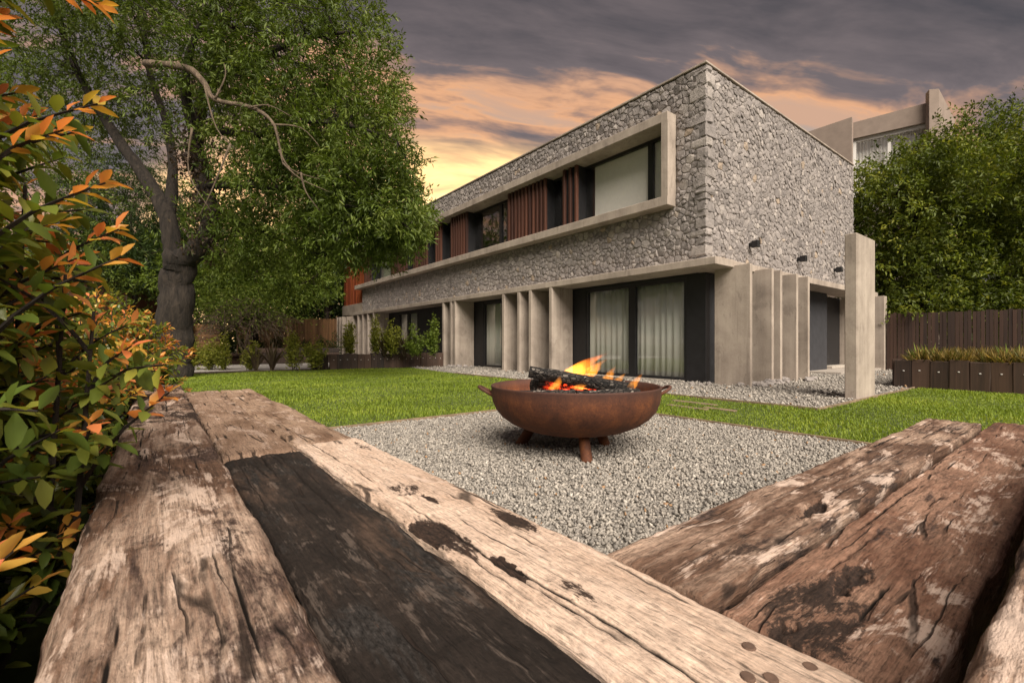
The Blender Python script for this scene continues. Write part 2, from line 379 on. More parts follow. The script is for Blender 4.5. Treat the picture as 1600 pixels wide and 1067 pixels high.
def char_mat(ember=0.0):
    m, t, b = mat('charred_log' if not ember else 'glowing_log'); p = objco(t)
    v = t.add('ShaderNodeTexVoronoi', {'Scale': 1.0}, feature='DISTANCE_TO_EDGE'); t.l.new(t.mapping(p, (26, 48, 48)), v.inputs['Vector'])
    v2 = t.add('ShaderNodeTexVoronoi', {'Scale': 1.0}); t.l.new(t.mapping(p, (26, 48, 48)), v2.inputs['Vector'])
    n = t.noise(p, 9, 7, 0.65)
    crack = t.smooth(v.outputs['Distance'], 0.16, 0.03)
    cell = t.math('ADD', t.math('MULTIPLY', t.add('ShaderNodeSeparateColor', {0: v2.outputs['Color']}).outputs[0], 0.35), t.math('MULTIPLY', n, 0.85))
    c = t.ramp(cell, [(0.42, (0.010, 0.009, 0.008)), (0.66, (0.036, 0.030, 0.026)), (0.80, (0.17, 0.15, 0.13)), (0.95, (0.42, 0.38, 0.34))])
    c = t.mix(crack, c, (0.004, 0.004, 0.004)); t.l.new(c, b.inputs['Base Color']); b.inputs['Roughness'].default_value = 0.9
    h = t.math('SUBTRACT', t.math('MULTIPLY', n, 0.4), crack); bump(t, b, h, 1.0, 0.012)
    if ember:
        g = t.math('MULTIPLY', t.math('MULTIPLY', t.smooth(t.noise(p, 9, 5, 0.65), 0.44, 0.60), t.smooth(t.math('ABSOLUTE', t.math('SUBTRACT', t.add('ShaderNodeSeparateXYZ', {0: p}).outputs[0], 0.30)), 0.26, 0.08)), ember)
        e = t.ramp(t.noise(p, 16, 5, 0.65), [(0.35, (0.5, 0.012, 0.004)), (0.6, (1.0, 0.06, 0.012)), (0.75, (1.0, 0.22, 0.04))])
        t.l.new(e, b.inputs['Emission Color']); t.l.new(g, b.inputs['Emission Strength'])
    return m
M['char'] = char_mat(); M['ember'] = char_mat(1.6)
M['ash'] = plain('ash', (0.30, 0.25, 0.22), 0.95, var=0.4, scale=20, bmp=0.8)
def flame_mat():
    m, t, b = mat('flame'); t.n.remove(b); out = t.n['Material Output']; p = objco(t)
    z = t.add('ShaderNodeSeparateXYZ'); t.l.new(p, z.inputs[0])
    st = t.noise(t.mapping(p, (26, 26, 7)), 1.0, 5, 0.6, 1.2)
    c = t.ramp(z.outputs[2], [(0.0, (1.0, 0.16, 0.02)), (0.05, (1.0, 0.36, 0.035)), (0.13, (1.0, 0.28, 0.022)), (0.24, (1.0, 0.10, 0.01))])
    s = t.math('MULTIPLY', t.ramp(st, [(0.36, 0.12), (0.62, 1.0)]), 6.5)
    fade = t.ramp(z.outputs[2], [(0.0, 0.5), (0.03, 1.0), (0.12, 0.8), (0.26, 0.12)])
    em = t.add('ShaderNodeEmission', {'Color': c, 'Strength': t.math('MULTIPLY', s, fade)}); t.l.new(em.outputs[0], out.inputs['Volume']); return m
M['flame'] = flame_mat()

def sleeper_mat(name, pale, mid, dark, p0, p1, seed=0.0, grain=1.0, bleach=0.7):
    """weathered railway sleeper: bleached wood over brown wood over charred wood.
    p0: how much is brown instead of bleached, p1: how much is blackened"""
    m, t, b = mat(name); p = objco(t); q = t.mapping(p, (1, 1, 1), (seed * 7.3, seed * 3.1, seed))
    g1 = t.noise(t.mapping(q, (2.6, 38, 38)), 1.0, 5, 0.62, 1.1)           # long grain
    g2 = t.noise(t.mapping(q, (9, 210, 210)), 1.0, 4, 0.65, 0.6)         # fine fibres
    big = t.noise(t.mapping(q, (2.2, 4.5, 4.5)), 1.0, 6, 0.64, 0.6)
    blot = t.noise(t.mapping(q, (3.0, 7.5, 7.5), (4, 9, 2)), 1.0, 6, 0.72, 0.9)
    pit = t.noise(t.mapping(q, (55, 150, 150)), 1.0, 5, 0.75)
    g3 = t.noise(t.mapping(q, (22, 620, 620)), 1.0, 2, 0.7, 0.4)
    f = t.math('ADD', t.math('MULTIPLY', big, 0.62), t.math('ADD', t.math('MULTIPLY', g1, 0.30), t.math('MULTIPLY', g2, 0.14)))
    c = t.ramp(f, [(p0 - 0.10, pale), (p0, tuple(0.55 * a + 0.45 * z for a, z in zip(pale, mid))), (p0 + 0.09, mid), (p0 + 0.2, tuple(x * 0.55 for x in mid))])
    dk = t.smooth(t.math('ADD', t.math('MULTIPLY', blot, 0.75), t.math('MULTIPLY', g1, 0.25)), p1, p1 + 0.10)
    c = t.mix(dk, c, t.ramp(pit, [(0.35, dark), (0.7, tuple(min(1, x * 2.6 + 0.02) for x in dark))]))
    fib = t.ramp(t.math('ADD', t.math('MULTIPLY', g2, 0.42), t.math('ADD', t.math('MULTIPLY', pit, 0.34), t.math('MULTIPLY', g3, 0.24))), [(0.40, 0.38), (0.49, 0.92), (0.60, 1.28)])
    saw = t.ramp(t.noise(t.mapping(q, (70, 5, 5)), 1.0, 4, 0.6, 0.8), [(0.35, 0.80), (0.65, 1.12)])
    c = t.mix(0.6, c, t.mix(1.0, c, saw, 'MULTIPLY'))
    c = t.mix(grain, c, t.mix(1.0, c, fib, 'MULTIPLY'))
    wp = t.smooth(t.math('ADD', t.math('MULTIPLY', t.noise(t.mapping(q, (3.5, 10, 10), (2, 5, 7)), 1.0, 6, 0.68, 0.7), 0.8), t.math('MULTIPLY', g2, 0.2)), 0.535, 0.60)
    c = t.mix(t.math('MULTIPLY', wp, bleach), c, (0.70, 0.55, 0.46))
    # thin dark drying cracks along the grain
    ck = t.add('ShaderNodeTexVoronoi', {'Scale': 1.0}, feature='DISTANCE_TO_EDGE')
    wq = t.add('ShaderNodeTexNoise', {'Scale': 5.0, 'Detail': 5}); t.l.new(q, wq.inputs['Vector'])
    wv = t.add('ShaderNodeVectorMath', {0: wq.outputs['Color'], 1: (0.01, 0.035, 0.035)}, operation='MULTIPLY')
    qq = t.add('ShaderNodeVectorMath', {0: q, 1: wv.outputs[0]}, operation='ADD').outputs[0]
    t.l.new(t.mapping(qq, (0.9, 19, 0.0)), ck.inputs['Vector'])
    gate = t.smooth(t.noise(t.mapping(q, (4, 9, 9), (8, 1, 3)), 1.0, 3), 0.50, 0.60)
    line = t.math('MULTIPLY', t.smooth(ck.outputs['Distance'], 0.034, 0.008), gate)
    c = t.mix(t.math('MULTIPLY', line, 0.85), c, (0.020, 0.013, 0.010))
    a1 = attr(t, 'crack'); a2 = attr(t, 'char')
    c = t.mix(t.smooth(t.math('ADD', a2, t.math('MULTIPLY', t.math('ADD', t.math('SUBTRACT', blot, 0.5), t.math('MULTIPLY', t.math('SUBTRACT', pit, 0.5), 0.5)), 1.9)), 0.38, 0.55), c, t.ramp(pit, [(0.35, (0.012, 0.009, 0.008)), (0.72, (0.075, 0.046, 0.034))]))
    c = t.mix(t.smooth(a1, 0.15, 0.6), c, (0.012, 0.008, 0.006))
    t.l.new(c, b.inputs['Base Color']); b.inputs['Roughness'].default_value = 0.88; b.inputs['Specular IOR Level'].default_value = 0.25
    h = t.math('ADD', t.math('MULTIPLY', g1, 0.7), t.math('ADD', t.math('MULTIPLY', g2, 0.4), t.math('MULTIPLY', pit, 0.55)))
    h = t.math('SUBTRACT', h, t.math('MULTIPLY', line, 0.9))
    bump(t, b, h, 0.9, 0.009); return m
PALE = (0.60, 0.44, 0.33); TAN = (0.42, 0.29, 0.20); BROWN = (0.17, 0.098, 0.064); DARK = (0.022, 0.016, 0.013)
# ------------------------------------------------------------------ ground
def sheet(name, m, poly, z, kind='structure', sub=None):
    mb = MB(); mb.v = [(x, y, z) for x, y in poly]; mb.f = [tuple(range(len(poly)))]
    return tag(mb.build(name, m), kind=kind)
sheet('ground', M['earth'], [(-900, -900), (900, -900), (900, 900), (-900, 900)], -0.012)
sheet('lawn', M['turf'], [(-0.4, -8), (12.2, -8), (12.2, 2.6), (8.6, 16.6), (-6, 17.2), (-6, 5.2), (-0.4, 5.2)], 0.0)
PIT = (0.55, 4.93, 0.45, 4.92)                      # gravel square round the fire bowl
pit_bed = sheet('gravel_pit', M['gravel_bed'], [(PIT[0], PIT[2]), (PIT[1], PIT[2]), (PIT[1], PIT[3]), (PIT[0], PIT[3])], 0.006)
strip_bed = sheet('gravel_strip', M['gravel_bed'], [(7.1, 2.4), (22, 2.4), (22, 5.75), (9.9, 5.75), (9.9, 16.3), (7.6, 16.3), (7.1, 12.0)], 0.006)
sheet('paved_terrace', M['pale_gravel'], [(-8, 17.9), (4.9, 17.3), (9.0, 16.6), (9.0, 22.5), (-8, 22.5)], 0.008)
sheet('planting_bed', M['mulch'], [(-6, 16.6), (4.7, 16.4), (4.7, 17.3), (-6, 17.9)], 0.012)
sheet('garden_bed', M['mulch'], [(-30, 22.5), (12, 22.5), (12, 33), (-30, 33)], 0.010)

def gravel(name, n, region, smin, smax, seed, parent, dens=None):
    g = np.random.default_rng(seed)
    x0, x1, y0, y1 = region[:4]
    P = np.stack([g.uniform(x0, x1, n), g.uniform(y0, y1, n)], 1)
    if dens is not None: P = P[dens(P, g)]
    n = len(P)
    c = np.array([(1, 0, 0), (-1, 0, 0), (0, 1, 0), (0, -1, 0), (0, 0, 1), (0, 0, -1)], float) * 0.72
    q = g.normal(size=(n, 4)); q /= np.linalg.norm(q, axis=1, keepdims=True); w, x, y, z = q.T
    Rm = np.stack([1 - 2 * (y * y + z * z), 2 * (x * y - z * w), 2 * (x * z + y * w), 2 * (x * y + z * w), 1 - 2 * (x * x + z * z), 2 * (y * z - x * w), 2 * (x * z - y * w), 2 * (y * z + x * w), 1 - 2 * (x * x + y * y)], 1).reshape(n, 3, 3)
    s = g.uniform(smin, smax, (n, 1)) * np.stack([g.uniform(0.8, 1.35, n), g.uniform(0.6, 1.0, n), g.uniform(0.45, 0.8, n)], 1)
    V = c[None] * s[:, None, :] * g.uniform(0.6, 1.2, (n, 6, 1)) + g.normal(0, 0.13, (n, 6, 3)) * s[:, None, :]
    V = np.einsum('nij,nkj->nki', Rm, V)
    V[:, :, 0] += P[:, None, 0]; V[:, :, 1] += P[:, None, 1]; V[:, :, 2] += (0.006 + g.uniform(0.0, 0.9, n) * s[:, 1])[:, None]
    f = np.array([(0, 2, 4), (2, 1, 4), (1, 3, 4), (3, 0, 4), (2, 0, 5), (1, 2, 5), (3, 1, 5), (0, 3, 5)])
    Fc = (f[None] + (np.arange(n) * 6)[:, None, None]).reshape(-1, 3)
    return tag(link(name, fast_mesh(name, V.reshape(-1, 3), Fc, M['gravel'], {'rnd': np.repeat(np.clip(g.normal(0.5, 0.21, n), 0, 1), 8)})), kind='stuff')
def pit_dens(P, g):
    d = P[:, 0] * FW[0] + P[:, 1] * FW[1]; lat = np.abs(P[:, 0] * RT[0] + P[:, 1] * RT[1]) / np.maximum(d, 0.1)
    hid = (P[:, 0] < 0.70) | (P[:, 1] < 0.60)
    return (g.random(len(P)) < np.clip(2.6 / d, 0.45, 1.0)) & ~hid & (lat < 1.25)
pg = gravel('gravel', 96000, (0.6, 4.92, 0.5, 4.91), 0.012, 0.025, 1, None, pit_dens)
tag(pg, 'loose pale grey gravel chips filling the square around the fire bowl', 'gravel')
def strip_dens(P, g):
    x, y = P.T
    a = (y > 2.41) & (y < 5.55) & (x > 7.11)
    b = (x < 9.8) & (x > np.interp(y, [2, 12, 16.3], [7.11, 7.11, 7.62])) & (y > 2.41)
    return (a | b) & (g.random(len(P)) < np.clip(8.0 / np.maximum(np.hypot(x, y), 1), 0.3, 1))
sg = gravel('gravel', 38000, (7.1, 20.5, 2.4, 16.3), 0.026, 0.05, 2, None, strip_dens)
tag(sg, 'loose pale grey gravel chips along the foot of the house', 'gravel')

def edging(x0, y0, x1, y1, label, w=0.02, h=0.035):
    L = math.hypot(x1 - x0, y1 - y0); a = math.atan2(y1 - y0, x1 - x0)
    mb = MB().quad_box(0, L, -w / 2, w / 2, -0.03, h, 0.004, Matrix.Translation((x0, y0, 0)) @ Matrix.Rotation(a, 4, 'Z'))
    return tag(mb.build('timber_edging', M['edging']), label, 'edging', 'lawn edging boards')
edging(0.72, 4.94, 4.96, 4.94, 'thin timber edging board between the gravel square and the lawn by the tree')
edging(4.95, 4.92, 4.95, 0.50, 'thin timber edging board between the gravel square and the lawn by the house')
edging(7.09, 2.40, 7.09, 12.0, 'thin timber edging board along the gravel under the long house front')
edging(7.08, 2.39, 12.1, 2.39, 'thin timber edging board between the planter lawn and the entrance gravel')
for i, (a, b_) in enumerate([((1045, 633), (1105, 641)), ((1052, 626), (1120, 634)), ((1100, 637), (1150, 643))]):
    p, q = atg(*a), atg(*b_)
    d = (q - p); L = d.length; an = math.atan2(d.y, d.x)
    o = MB().quad_box(0, L, -0.05, 0.05, -0.04, 0.016, 0.006, Matrix.Translation(p) @ Matrix.Rotation(an, 4, 'Z')).build('stepping_sleeper', M['edging'])
    tag(o, 'narrow weathered timber step sunk flush in the lawn beside the bowl gravel', 'timber step', 'timber steps in the lawn')

# ------------------------------------------------------------------ house
ZT, ZS0, ZS1 = 7.03, 2.52, 2.68             # parapet, slab underside and top
XS, YS = 9.50, 5.38                         # backing planes of the two stone walls
house = thing('house', (14.3, 17.5, 0), 'two storey stone house over concrete fins with a long framed upper window', 'house')
H = house
# solid core volumes (upper storey), kept behind the cladding
wl = box('stone_wall', M['mortar'], H, XS, XS + 0.22, YS, 6.08, ZS1, ZT - 0.05, 0)
tag(wl, 'stone wall of the long front above and below the framed window')
mbw = MB()
mbw.quad_box(XS, XS + 0.22, 6.08, 26.5, ZS1, 4.10); mbw.quad_box(XS, XS + 0.22, 6.08, 26.5, 6.14, ZT - 0.05)
wl2 = mbw.build('stone_wall', M['mortar'], H)
wr = box('stone_wall', M['mortar'], H, XS + 0.225, 18.98, YS, YS + 0.25, ZS1 + 0.002, ZT - 0.05, 0)
tag(wr, 'windowless stone gable wall with three black lamps')
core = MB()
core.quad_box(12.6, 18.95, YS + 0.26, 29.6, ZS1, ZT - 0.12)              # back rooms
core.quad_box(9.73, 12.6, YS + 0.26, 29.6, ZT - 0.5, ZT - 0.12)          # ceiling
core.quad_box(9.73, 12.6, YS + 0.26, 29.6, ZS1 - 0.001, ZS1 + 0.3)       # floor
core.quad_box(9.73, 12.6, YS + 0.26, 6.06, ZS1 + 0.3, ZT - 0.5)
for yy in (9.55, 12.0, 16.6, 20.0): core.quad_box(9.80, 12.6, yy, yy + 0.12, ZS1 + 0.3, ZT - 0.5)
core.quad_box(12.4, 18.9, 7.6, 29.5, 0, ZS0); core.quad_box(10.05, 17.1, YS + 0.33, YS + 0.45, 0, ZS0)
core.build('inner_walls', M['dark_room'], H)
# coping
cp = MB(); cp.quad_box(XS - 0.05, XS + 0.24, YS - 0.05, 26.55, ZT - 0.02, ZT + 0.025, 0.006); cp.quad_box(XS + 0.245, 19.0, YS - 0.05, YS + 0.26, ZT - 0.02, ZT + 0.025, 0.006)
cp.build('coping', M['concrete'], H)
box('roof', M['mortar'], H, XS + 0.25, 18.9, YS + 0.27, 29.6, ZT - 0.11, ZT - 0.02, 0)

def voronoi(u0, u1, v0, v1, rmin, rmax, seed):
    g = np.random.default_rng(seed); P = np.empty((0, 2)); Rr = np.empty(0)
    tries = int((u1 - u0) * (v1 - v0) * 760)
    C = np.stack([g.uniform(u0, u1, tries), g.uniform(v0, v1, tries)], 1)
    K = rmin + (rmax - rmin) * g.random(tries) ** 1.8; K[tries // 2:] = rmin + (rmax - rmin) * 0.3 * g.random(tries - tries // 2)
    cells = {}; cs = 2 * rmax
    pts = []; rad = []
    for c, r in zip(C, K):
        gi, gj = int(c[0] // cs), int(c[1] // cs); ok = True
        for a in (-1, 0, 1):
            for b in (-1, 0, 1):
                for k in cells.get((gi + a, gj + b), ()):
                    if (pts[k][0] - c[0]) ** 2 + (pts[k][1] - c[1]) ** 2 < (0.92 * (r + rad[k])) ** 2: ok = False; break
                if not ok: break
            if not ok: break
        if ok: cells.setdefault((gi, gj), []).append(len(pts)); pts.append(c); rad.append(r)
    P = np.array(pts); Rr = np.array(rad); polys = []
    def clip(poly, nx, ny, d):
        out = []
        for i in range(len(poly)):
            a = poly[i]; b = poly[(i + 1) % len(poly)]; da = a[0] * nx + a[1] * ny - d; db = b[0] * nx + b[1] * ny - d
            if da <= 0: out.append(a)
            if da * db < 0: t = da / (da - db); out.append((a[0] + (b[0] - a[0]) * t, a[1] + (b[1] - a[1]) * t))
        return out
    for i in range(len(P)):
        x, y = P[i]; w = 0.5
        poly = [(max(u0, x - w), max(v0, y - w)), (min(u1, x + w), max(v0, y - w)), (min(u1, x + w), min(v1, y + w)), (max(u0, x - w), min(v1, y + w))]
        dd = P - P[i]; d2 = (dd ** 2).sum(1); nb = np.argsort(d2)[1:22]
        for j in nb:
            d = math.sqrt(d2[j])
            if d > 1.0 or len(poly) < 3: break
            nx, ny = dd[j] / d; t = 0.5 * d + (Rr[i] ** 2 - Rr[j] ** 2) / (2 * d)
            poly = clip(poly, nx, ny, x * nx + y * ny + t)
        polys.append(poly if len(poly) >= 3 else None)
    return P, polys, clip
SR = random.Random(11)
def stone_geo(poly, place, gap=0.004, hmin=0.012, hmax=0.030):
    n = len(poly); cx = sum(p[0] for p in poly) / n; cy = sum(p[1] for p in poly) / n
    pts = []
    for i in range(n):                      # drop tiny edges, cut each corner
        a, p, b = poly[i - 1], poly[i], poly[(i + 1) % n]
        if math.dist(p, b) < 0.02: continue
        k1 = SR.uniform(0.04, 0.14); k2 = SR.uniform(0.04, 0.14)
        pts.append((p[0] + (a[0] - p[0]) * k1, p[1] + (a[1] - p[1]) * k1)); pts.append((p[0] + (b[0] - p[0]) * k2, p[1] + (b[1] - p[1]) * k2))
    if len(pts) < 5: return None
    pts = [(p[0] + SR.uniform(-0.006, 0.006), p[1] + SR.uniform(-0.006, 0.006)) for p in pts]
    rad = sum(math.dist(p, (cx, cy)) for p in pts) / len(pts)
    if rad < 0.022: return None
    s = 1 - gap / rad; h = SR.uniform(hmin, hmax); tx, ty = SR.uniform(-0.22, 0.22), SR.uniform(-0.22, 0.22)
    V = []; m = len(pts)
    for x, y in pts: V.append(place(cx + (x - cx) * s, cy + (y - cy) * s, -0.012))
    for x, y in pts:
        k = s * SR.uniform(0.86, 0.96); X = (x - cx) * k; Y = (y - cy) * k
        V.append(place(cx + X, cy + Y, max(0.012, h + X * tx + Y * ty + SR.uniform(-0.012, 0.006))))
    ox, oy = SR.uniform(-0.3, 0.3) * rad, SR.uniform(-0.3, 0.3) * rad
    V.append(place(cx + ox, cy + oy, h + 0.012 + ox * tx + oy * ty))
    Fc = [(i, (i + 1) % m, m + (i + 1) % m) for i in range(m)] + [(i, m + (i + 1) % m, m + i) for i in range(m)] + [(m + i, m + (i + 1) % m, 2 * m) for i in range(m)]
    return V, Fc, (cx, cy), rad
left_place = lambda u, v, d: (XS - d, u, v)
right_place = lambda u, v, d: (u, YS - d, v)
stones = []                                  # (apparent size, wall object, V, F, rnd)
def lay(u0, u1, v0, v1, place, wall, seed, hole=None, rmin=0.042, rmax=0.118):
    P, polys, clip = voronoi(u0, u1, v0, v1, rmin, rmax, seed)
    for p, poly in zip(P, polys):
        if poly is None: continue
        if hole:
            a, b, c, d = hole; x, y = p
            outs = [(a - x, (1, 0, a)), (x - b, (-1, 0, -b)), (c - y, (0, 1, c)), (y - d, (0, -1, -d))]
            k, pl = max(outs, key=lambda e: e[0])
            if k <= 0: continue
            poly = clip(poly, *pl)
            if len(poly) < 3: continue
        r = stone_geo(poly, place)
        if not r: continue
        V, Fc, (cx, cy), rad = r
        w = place(cx, cy, 0); dep = w[0] * FW[0] + w[1] * FW[1]
        stones.append((rad / dep * (1.0 if wall is wr else 0.85), wall, V, Fc, min(1, max(0, SR.gauss(0.5, 0.22)))))
lay(YS - 0.045, 26.5, ZS1, ZT - 0.05, left_place, wl2, 3, (6.08, 27, 4.06, 6.17))
lay(XS + 0.004, 18.98, ZS1, ZT - 0.05, right_place, wr, 4)
# corner blocks: rough quoins that turn the corner, long leg alternating
z = ZS1; i = 0
while z < ZT - 0.12:
    h = min(SR.uniform(0.10, 0.32), ZT - 0.05 - z)
    a, b = (SR.uniform(0.18, 0.42), SR.uniform(0.16, 0.24)); a, b = (a, b) if i % 2 else (b, a)
    mbq = MB().quad_box(XS - SR.uniform(0.030, 0.050), XS + b, YS - SR.uniform(0.045, 0.062), YS + a, z + 0.006, z + h - 0.006, 0.03)
    mbq.v = [(x + SR.uniform(-.018, .018), y + SR.uniform(-.018, .018), q + SR.uniform(-.016, .016)) for x, y, q in mbq.v]
    if SR.random() < 0.18: stones.append((1.0, wl, mbq.v, mbq.f, min(1, max(0, SR.gauss(0.5, 0.25))))); z += h; i += 1
stones.sort(key=lambda s: -s[0])
rest = {}
for k, (sz, wall, V, Fc, rv) in enumerate(stones):
    if k < 295:
        me = bpy.data.meshes.new('stone'); me.from_pydata(V, [], Fc); me.materials.append(M['stone'])
        at_ = me.attributes.new('rnd', 'FLOAT', 'FACE'); at_.data.foreach_set('value', [rv] * len(Fc))
        link('stone', me, wall)
    else: rest.setdefault(wall.name, (wall, [], [], []))
    if k >= 295:
        _, vv, ff, rr = rest[wall.name]; n0 = len(vv); vv += V; ff += [tuple(n0 + a for a in f) for f in Fc]; rr += [rv] * len(Fc)
for wall, vv, ff, rr in rest.values():
    me = bpy.data.meshes.new('stone_facing'); me.from_pydata(vv, [], ff); me.materials.append(M['stone'])
    at_ = me.attributes.new('rnd', 'FLOAT', 'FACE'); at_.data.foreach_set('value', rr)
    tag(link('stone_facing', me, wall), kind='stuff')

# concrete slab between the storeys, in lengths butted together
box('floor_slab', M['concrete'], H, 8.98, 9.80, 4.87, 27.2, ZS0, ZS1, 0.01)
box('floor_slab', M['concrete'], H, 9.803, 19.9, 4.90, 5.75, ZS0 + 0.002, ZS1 - 0.003, 0.01)
# concrete fins along the long front
def fin(x0, x1, y0, y1, z1): return box('fin', M['concrete'], H, x0, x1, y0, y1, -0.05, z1, 0.006)
for px, w in ((692, 0.13), (704, 0.13), (710, 0.13), (786, 0.12), (810, 0.12), (828, 0.12), (860, 0.12)):
    y = atx(px, 8.985); fin(8.985, 9.83, y - w * 0.5, y + w * 0.5, ZS0 - 0.003)
for px in (541, 550, 558.5, 566, 573.8, 583):
    y = atx(px, 8.985); fin(8.985, 9.83, y - 0.07, y + 0.07, ZS0 - 0.003)
for px in (525.8, 529.3, 534):
    y = atx(px, 8.985); fin(8.985, 9.83, y - 0.07, y + 0.07, 2.55)
# fins along the gable
for x in (9.73, 10.74, 11.17, 12.05, 12.74):
    box('fin', M['concrete'], H, x, x + 0.10, 4.53, 5.30 if x < 10 else 5.55, -0.05, ZS0 + 0.045, 0.006)
# lower walls, black
BX = 9.85
def bw(y0, y1, z0=0.0, z1=ZS0 - 0.004): return box('lower_wall', M['black'], H, BX, BX + 0.16, y0, y1, z0, z1, 0.004)
D1 = (6.06, 9.25); D2 = (13.33, 14.52); D3 = (20.1, 22.2)
bw(5.57, D1[0]); bw(D1[1], D2[0]); bw(D2[1], D3[0]); bw(D3[1], 29.5)
for a, b in (D1, D2, D3): bw(a + 0.002, b - 0.002, 2.44)
box('lower_wall', M['blue_black'], H, BX + 0.165, 17.2, 5.57, 5.70, 0, ZS0 - 0.004, 0.004)
# entrance recess behind the gable
box('entrance_wall', M['brick'], H, 17.22, 17.5, 5.72, 6.2, 0, ZS0 - 0.005, 0.004)
box('entrance_wall', M['black'], H, 17.52, 19.44, 5.90, 6.05, 0, ZS0 - 0.006, 0.004)
box('entrance_step', M['paving'], H, 15.6, 20.4, 4.7, 7.3, -0.03, 0.075, 0.006)
box('entrance_step', M['sill'], H, 17.6, 19.3, 5.55, 5.89, 0.08, 0.16, 0.006)
box('porch_wall', M['concrete'], H, 19.45, 19.75, 4.62, 7.5, -0.02, ZS0 - 0.003, 0.008)

# glazed doors
def glazed_door(y0, y1, z0, z1, leaves_, curtain_cols, cur_label, x=BX + 0.02, grp='curtains behind the ground floor doors'):
    d = MB(); f = 0.07
    d.quad_box(x, x + 0.09, y0, y1, z1 - f, z1, 0.004); d.quad_box(x, x + 0.09, y0, y1, z0, z0 + f, 0.004)
    d.quad_box(x, x + 0.09, y0, y0 + f, z0 + f, z1 - f, 0.004); d.quad_box(x, x + 0.09, y1 - f, y1, z0 + f, z1 - f, 0.004)
    for (a, b) in leaves_[1:]:
        d.quad_box(x - 0.006, x + 0.092, a - 0.11, a + 0.11, z0 + f, z1 - f, 0.004)
    dr = d.build('glazed_door', M['black_metal'], H)
    for a, b in leaves_:
        box('pane', M['glass'], dr, x + 0.040, x + 0.052, a, b, z0 + f * 0.5, z1 - f * 0.5, 0)
    box('door_sill', M['sill'], H, x - 0.10, x - 0.008, y0 + 0.05, y1 - 0.05, -0.02, 0.035, 0.004)
    for a, b, lab in curtain_cols: curtain(a, b, z0 + 0.04, z1 - 0.05, x + 0.13, lab, grp)
def curtain(y0, y1, z0, z1, x, label, grp, amp=0.035):
    r = random.Random(int(y0 * 100)); n = int((y1 - y0) / 0.012); V = []; ph = 0
    cols = []
    for i in range(n + 1):
        ph += r.uniform(0.35, 0.95) * (0.95 + 0.8 * noise.noise(Vector((i * 0.05, y0, 0)))); cols.append((y0 + (y1 - y0) * i / n, math.sin(ph * 0.62), r.uniform(-1, 1)))
    zz = [z0, z0 + 0.5 * (z1 - z0), z1]
    for k, q in enumerate(zz):
        for y, s_, j in cols: V.append((x + amp * s_ * (1.0, 0.9, 0.65)[k] + 0.004 * j, y, q))
    m = n + 1; Fc = [(k * m + i, k * m + i + 1, (k + 1) * m + i + 1, (k + 1) * m + i) for k in range(2) for i in range(n)]
    mb = MB(); mb.v = V; mb.f = Fc
    o = mb.build('curtain', M['curtain'], None, True)
    sol = o.modifiers.new('thickness', 'SOLIDIFY'); sol.thickness = 0.004
    return tag(o, label, 'curtain', grp)
mid = 0.5 * (atx(982, BX + 0.02) + atx(993, BX + 0.02))
glazed_door(D1[0], D1[1], 0.03, 2.44, [(D1[0] + 0.05, mid), (mid, D1[1] - 0.05)],
            [(D1[0], mid + 0.05, 'pale green pleated curtain in the wide corner door, pane next to the black corner'), (mid + 0.06, D1[1], 'pale green pleated curtain in the wide corner door, pane next to the fins')], '')
glazed_door(D2[0], D2[1], 0.03, 2.44, [(D2[0] + 0.05, D2[1] - 0.05)], [(D2[0], D2[1], 'pale green pleated curtain in the narrow door between two groups of fins')], '')
m3 = 0.5 * sum(D3)
glazed_door(D3[0], D3[1], 0.03, 2.44, [(D3[0] + 0.05, m3), (m3, D3[1] - 0.05)], [(D3[0], D3[1], 'pale green pleated curtain in the door behind the planter shrubs')], '')

# upper framed window band
FX, FY0, FY1, FZ0, FZ1 = 9.17, 6.10, 26.9, 4.05, 6.18
fr = MB(); t_ = 0.22
fr.quad_box(FX, 9.95, FY0, FY1, FZ1 - t_, FZ1, 0.012); fr.quad_box(FX, 9.95, FY0, FY1, FZ0, FZ0 + t_, 0.012)
fr.quad_box(FX + 0.001, 9.95, FY0 + 0.001, FY0 + 0.17, FZ0 + t_ - 0.012, FZ1 - t_ + 0.012)
fr.build('window_surround', M['concrete'], H)
GX = 9.75; z0, z1 = FZ0 + t_, FZ1 - t_
def window(pa, pb, mull=(), blind=None):
    """glazing between sight columns pa (far) and pb (near) on the window plane"""
    ya, yb = atx(pb, GX), atx(pa, GX); f = 0.06
    d = MB()
    d.quad_box(GX, GX + 0.08, ya, yb, z1 - f - 0.02, z1, 0); d.quad_box(GX, GX + 0.08, ya, yb, z0, z0 + f, 0)
    d.quad_box(GX, GX + 0.08, ya, ya + f, z0 + f, z1 - f - 0.02, 0); d.quad_box(GX, GX + 0.08, yb - f, yb, z0 + f, z1 - f - 0.02, 0)
    cuts = [ya + f]
    for m_ in sorted(atx(q, GX) for q in mull):
        d.quad_box(GX - 0.012, GX + 0.082, m_ - 0.07, m_ + 0.07, z0 + f, z1 - f - 0.02, 0); cuts += [m_]
    cuts.append(yb - f)
    w = d.build('window', M['black_metal'], H)
    for a, b in zip(cuts, cuts[1:]): box('pane', M['glass'], w, GX + 0.03, GX + 0.04, a - 0.01, b + 0.01, z0 + 0.03, z1 - 0.05, 0)
    return ya, yb
ya, yb = window(900, 1040, (1016.5,))
reflection_sheet = box('pane_backing', M['blind'], None, 9.86, 9.87, 6.3, 8.9, z0 + 0.02, z1 - 0.06, 0)  # added sheet whose pale colour stands in for sky reflected in the glass
tag(reflection_sheet, 'added pale grey sheet imitating sky reflection inside the big upper window beside the concrete end', 'blind')
window(852, 879); window(733, 793, (782.5,)); window(688, 704); window(666.5, 680); window(634.7, 645)
ya, yb = window(579, 611, (593,))
